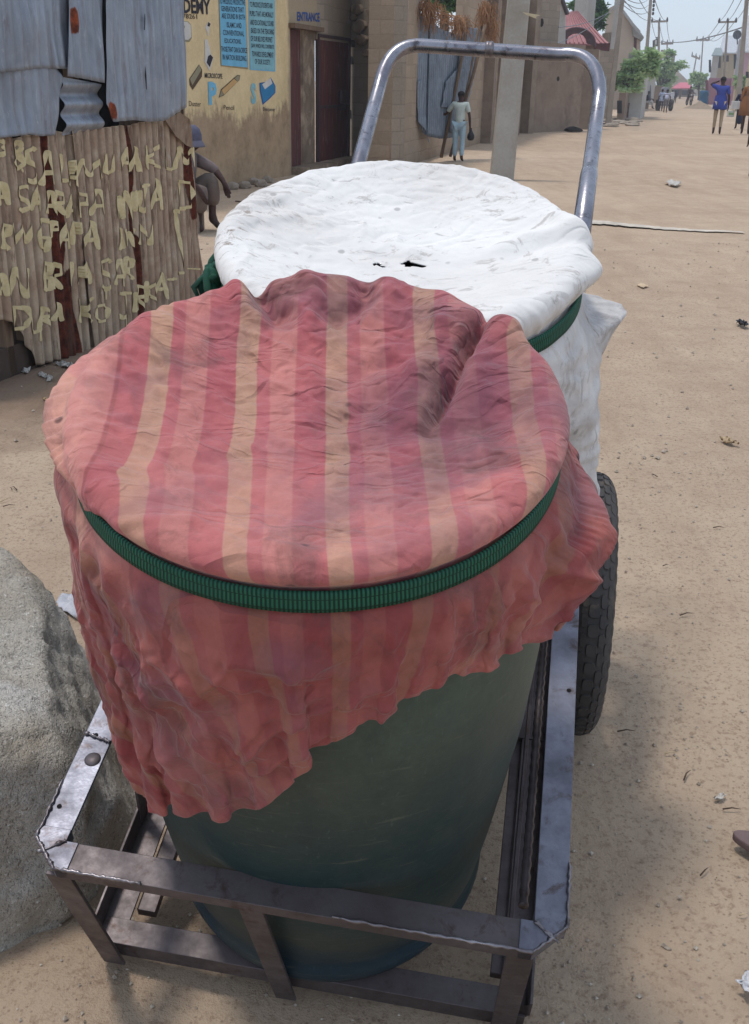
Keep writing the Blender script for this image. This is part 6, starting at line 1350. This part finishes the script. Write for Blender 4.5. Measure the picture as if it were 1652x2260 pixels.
# ================================================================== loose things on the ground
bb = G(1550, 237); mpp = bb[1] / FPX / .93
bl_ = thing('blue_barrel', 'blue barrel standing at the corner of the pink wall', 'barrel', bb); MB().lathe([(0, 0), (8 * mpp, 0), (8.6 * mpp, .1), (8.4 * mpp, 9 * mpp), (8.9 * mpp, 10 * mpp), (8.4 * mpp, 11 * mpp), (8.4 * mpp, 20 * mpp), (8.9 * mpp, 21 * mpp), (8.2 * mpp, 28 * mpp), (7.4 * mpp, 30 * mpp), (0, 30 * mpp)], lambda x, y, h: bb + np.array([x, y, h]), 24).build('barrel_body', mat_plain('faded_blue_plastic', (52, 104, 140), .6), bl_, True)
sp0 = G(1544, 240); mp_ = sp0[1] / FPX / .93; V = []; F = []; NR, NA = 14, 40
for i in range(NR + 1):
    for j in range(NA):
        r = i / NR; a = 2 * math.pi * j / NA; nz_ = mn.noise(Vector((math.cos(a) * r * 3, math.sin(a) * r * 3, 1)))
        V.append(sp0 + np.array([r * math.cos(a) * 30 * mp_ * (1 + .1 * nz_), r * math.sin(a) * 2.2, (1 - r) ** 1.15 * 15 * mp_ * (1 + .25 * nz_) - .02]))
F = [(i * NA + j, i * NA + (j + 1) % NA, (i + 1) * NA + (j + 1) % NA, (i + 1) * NA + j) for i in range(NR) for j in range(NA)]
M['spoil'] = mottle('grey_brown_spoil', (160, 142, 122), (138, 120, 102), 6, .95, .6, .03, 20)
tag(mobj('sand_pile', V, F, M['spoil'], None, True, loc=sp0), 'low heap of grey-brown sand in front of the blue barrel', 'sand pile')
M['slab'] = mottle('broken_cement', (166, 154, 140), (138, 124, 110), 5, .95, .5, .02, 24)
def rock(name, p, sx, sy, sz, m, label, cat, group=None, seed=0, sub=2, sharp=.25):
    bm = bmesh.new(); bmesh.ops.create_icosphere(bm, subdivisions=sub, radius=1); V = []
    for v in bm.verts:
        d = v.co.normalized(); s = 1 + sharp * mn.noise(d * 1.7 + Vector((seed * 3.1, seed, 0))) + .12 * mn.noise(d * 5 + Vector((0, seed, seed)))
        V.append(np.array([d.x * sx * s, d.y * sy * s, max(d.z, -.3) * sz * s]) + p)
    F = [tuple(x.index for x in f.verts) for f in bm.faces]; bm.free()
    return tag(mobj(name, V, F, m, None, False, loc=p), label, cat, group)
rg = random.Random(21)
for i in range(16):
    x, y = rg.uniform(1338, 1408), rg.uniform(262, 281); y = min(y, 292 - (x - 1338) * .25); p_ = G(x, y); rock('rubble_slab', p_ + np.array([0, 0, .03]), rg.uniform(.15, .5), rg.uniform(.15, .4), rg.uniform(.05, .14), M['slab'], 'broken cement slab in the rubble below the leaning pole', 'rubble', 'rubble below the leaning pole', i)
for i, (x, y) in enumerate(((512, 418), (540, 416), (560, 408), (575, 412), (590, 404))): rock('rubble_stone', G(x, y) + np.array([0, 0, .03]), .10, .09, .08, M['slab'], 'small stone lying at the foot of the yellow wall', 'stone', 'stones along the foot of the yellow wall', i + 40)
b = G(1263, 292); rock('dark_bundle', b + np.array([0, -.1, .06]), .3, .2, .13, mat_plain('black_cloth', (38, 32, 32)), 'small black bundle on the sand against the brown rendered wall', 'bundle', seed=3)
M['pebble'] = mottle('pale_pebble', (182, 168, 150), (150, 136, 120), 20, .9, .3, .003, 60)
PB_ = [(60, 2085, 17), (100, 2075, 16), (205, 2200, 17), (228, 2060, 12), (60, 2100, 8), (290, 2030, 11), (160, 2140, 8), (140, 2250, 8), (30, 2190, 8), (285, 2140, 8), (320, 1675, 8), (283, 1790, 10), (1430, 1615, 8), (1360, 1598, 7), (1485, 1455, 7), (1500, 1560, 7), (1600, 1655, 6), (1425, 1720, 6), (1498, 1980, 9), (1342, 2280 - 30, 8), (235, 1410, 6), (1540, 2120, 7)]
for i, (x, y, s_) in enumerate(PB_):
    p_ = G(x, y); m_ = np.linalg.norm(p_ - CAM) / FPX * s_ * .5; rock('pebble', p_ + np.array([0, 0, m_ * .25]), m_ * rg.uniform(.9, 1.3), m_ * rg.uniform(.7, 1.1), m_ * .6, M['pebble'], 'small stone lying loose on the trodden sand around the cart', 'stone', 'loose stones on the sand around the cart', i + 7, 2)
# fine grit
rs = np.random.RandomState(8); V = []; F = []
for i in range(5200):
    if i < 3600: x, y = rs.uniform(-1.3, 1.5), 1.15 + rs.rand() ** 1.4 * 3.2
    else: x, y = rs.uniform(-2.5, 4), rs.uniform(3, 11)
    r = (.0018 + .0055 * rs.rand() ** 4) * (1 if y < 4 else 2.0); c = np.array([x, y, float(ground_h(x, y)) + r * .4]); k = len(V)
    V += [c + r * np.array(v) * rs.uniform(.6, 1.3, 3) for v in ((1, 0, 0), (-1, 0, 0), (0, 1, 0), (0, -1, 0), (0, 0, .8), (0, 0, -.6))]
    F += [tuple(k + q for q in t) for t in ((0, 2, 4), (2, 1, 4), (1, 3, 4), (3, 0, 4), (2, 0, 5), (1, 2, 5), (3, 1, 5), (0, 3, 5))]
tag(mobj('gravel', V, F, mottle('mixed_grit', (196, 184, 168), (120, 104, 90), 60, .95, 0, .01, 200, s3=3), None, False), 'fine mixed grit strewn over the sand', 'gravel', kind='stuff')
# litter
def flat(name, px, m, label, cat, h=.004, crump=.006, n=9, seed=1, z=0.012, grp=None):
    """a crumpled flat scrap whose outline is four ground corners"""
    C = [G(*p) for p in px]; V = []
    for i in range(n):
        for j in range(n):
            u, v = i / (n - 1), j / (n - 1); p = (C[0] * (1 - u) + C[1] * u) * (1 - v) + (C[3] * (1 - u) + C[2] * u) * v
            V.append(p + np.array([crump * mn.noise(Vector((u * 4, v * 4, seed))), crump * mn.noise(Vector((u * 4, v * 4, seed + 5))), float(ground_h(p[0], p[1])) + z + crump * 1.2 * mn.noise(Vector((u * 5, v * 5, seed + 9)))]))
    F = [(i * n + j, (i + 1) * n + j, (i + 1) * n + j + 1, i * n + j + 1) for i in range(n - 1) for j in range(n - 1)]
    o = mobj(name, V, F, m, None, True, loc=C[0]); so_ = o.modifiers.new('t', 'SOLIDIFY'); so_.thickness = .0012; return tag(o, label, cat, grp)
PLS = mottle('silvery_plastic_film', (206, 206, 212), (168, 168, 176), 20, .25, .5, .01, 40, spec=.6); PAP = mat_plain('dirty_white_paper', (206, 200, 192))
flat('plastic_sachet', ((123, 1345), (132, 1316), (192, 1320), (188, 1378)), PLS, 'flattened silvery plastic sachet on the sand behind the boulder', 'sachet', crump=.02, seed=3)
flat('paper_scrap', ((122, 800), (150, 812), (166, 806), (135, 798)), PAP, 'torn white paper at the foot of the rusty sheets', 'paper', crump=.03, seed=4)
flat('paper_scrap', ((30, 812), (58, 824), (66, 818), (40, 808)), PAP, 'grey-white paper scrap below the gap in the shack', 'paper', crump=.03, seed=5)
flat('paper_scrap', ((85, 828), (112, 842), (116, 838), (92, 824)), PAP, 'narrow pale scrap on the dark earth near the shack', 'paper', crump=.02, seed=6)
flat('dry_leaf', ((93, 876), (115, 884), (117, 888), (100, 884)), mat_plain('tan_leaf', (190, 160, 124)), 'dry tan leaf on the sand in front of the shack', 'leaf', crump=.012, seed=7)
flat('dry_leaf', ((1587, 976), (1600, 974), (1630, 988), (1604, 986)), mat_plain('pale_leaf', (196, 170, 136)), 'long dry leaf with a dark shadow on the sand at the right', 'leaf', crump=.02, seed=8, z=.02)
flat('dry_leaf', ((1405, 632), (1412, 629), (1432, 634), (1418, 637)), mat_plain('pale_leaf_b', (214, 188, 156)), 'pale leaf on the open sand right of the stained flap', 'leaf', crump=.01, seed=9)
flat('plastic_scrap', ((1626, 714), (1630, 708), (1652, 722), (1640, 726)), mat_plain('black_plastic', (34, 34, 38), .4), 'small black scrap on the sand near the right edge', 'scrap', crump=.03, seed=10, z=.03)
flat('plastic_scrap', ((1466, 408), (1480, 402), (1502, 410), (1490, 416)), PAP, 'crumpled white wrapper far out on the road', 'wrapper', crump=.05, seed=14, z=.04)
flat('paper_scrap', ((1574, 1756), (1592, 1746), (1604, 1750), (1590, 1760)), PAP, 'tiny white paper piece on the sand, lower right', 'paper', crump=.008, seed=11)
flat('plastic_bag', ((1622, 2200), (1640, 2172), (1680, 2185), (1672, 2240)), mottle('white_plastic_film', (214, 214, 218), (180, 180, 186), 12, .35, .5, .01, 30, spec=.5), 'crumpled white plastic bag at the lower right corner', 'bag', crump=.012, n=14, seed=12, z=.03)
cs = G(1652, 1874); ds_ = G(1690, 1886) - G(1620, 1860); ds_ /= np.linalg.norm(ds_); ns_ = np.array([-ds_[1], ds_[0], 0]); cs = G(1620, 1862) + ds_ * .118; ol = [cs + ds_ * .125 * math.cos(t) + ns_ * (.042 + .008 * math.cos(t)) * math.sin(t) + zaxis * .012 for t in np.linspace(0, 2 * math.pi, 28)[:-1]]
sl_ = thing('slipper', 'grey rubber slipper half outside the right edge', 'slipper', cs); MB().prism(ol, zaxis * .018).build('sole', mat_plain('grey_purple_rubber', (122, 102, 102)), sl_, bevel=.004)
MB().tube([cs - ds_ * .02 + ns_ * .042 + zaxis * .03, cs - ds_ * .05 + zaxis * .062, cs - ds_ * .02 - ns_ * .042 + zaxis * .03], [.008, .011, .008], 8).build('strap', mat_plain('dark_rubber', (84, 70, 74)), sl_, True)
A, B = G(1300, 494), G(1640, 517); V = []; n = 60
for i in range(n + 1):
    t = i / n; c = A + (B - A) * t + np.array([0, .05 * mn.noise(Vector((t * 6, 0, 0))), 0]); w = .19 * (1 - .75 * t) * (1 + .5 * mn.noise(Vector((t * 30, 2, 0))))
    V += [c + np.array([0, -w, float(ground_h(c[0], c[1])) + .016]), c + np.array([0, w, float(ground_h(c[0], c[1])) + .016])]
tag(mobj('cement_strip', V, [(2 * i, 2 * i + 2, 2 * i + 3, 2 * i + 1) for i in range(n)], mat_plain('pale_cement_line', (212, 200, 184)), None, loc=A), 'pale narrow strip running across the sandy road behind the cart handle', 'strip')
A = G(640, 520); tag(MB().tube([G(x, y) + np.array([0, 0, .01]) for x, y in ((520, 446), (560, 452), (600, 455), (640, 462), (700, 466))], .012, 6).build('hose', mat_plain('brown_hose', (104, 86, 76)), None, True, loc=G(520, 446)), 'thin brown hose on the sand behind the seated man', 'hose')
TW = mat_plain('dark_twig', (92, 76, 62)); TWL = mat_plain('pale_straw', (206, 184, 150))
for i in range(18):
    x, y = rg.uniform(1380, 1650), rg.uniform(330, 2200) ; 
    if i % 4 == 0: x, y = rg.uniform(5, 110), rg.uniform(900, 1150)
    p_ = G(x, y); l = rg.uniform(.006, .018) * (1 + p_[1] * .16); a = rg.uniform(0, 3.14); d = np.array([math.cos(a), math.sin(a), 0]) * l; n_d = np.array([-d[1], d[0], 0]) * rg.uniform(-.3, .3)
    z0 = float(ground_h(p_[0], p_[1])) + .008
    tag(MB().tube([p_ - d + [0, 0, z0], p_ + n_d + [0, 0, z0 + .004], p_ + d + [0, 0, z0]], [l * .04 + .0012, l * .035 + .001, .0006], 5).build('twig', TW if i % 3 else TWL, None, True, loc=p_), 'short dry twig or straw lying on the open sand of the road' if i % 3 else 'short pale straw lying on the open sand of the road', 'twig' if i % 3 else 'straw', 'dry twigs on the sand' if i % 3 else 'pale straws on the sand')

# ---- thin dusty air over the whole street
hz = MB(); hz.box((20, 130, 11), (260, 300, 24.5)); o = hz.build('haze', None, None, loc=(0, 0, 0)); o.data.materials.clear()
hm = bpy.data.materials.new('dusty_air'); hm.use_nodes = True; t_ = hm.node_tree; t_.nodes.clear(); vo_ = t_.nodes.new('ShaderNodeVolumePrincipled'); vo_.inputs['Color'].default_value = (.90, .94, 1.0, 1); vo_.inputs['Density'].default_value = .0014; vo_.inputs['Anisotropy'].default_value = .2
oo = t_.nodes.new('ShaderNodeOutputMaterial'); t_.links.new(vo_.outputs[0], oo.inputs['Volume']); o.data.materials.append(hm); tag(o, kind='stuff'); o['label'] = 'thin dusty air over the street'; o['category'] = 'haze'
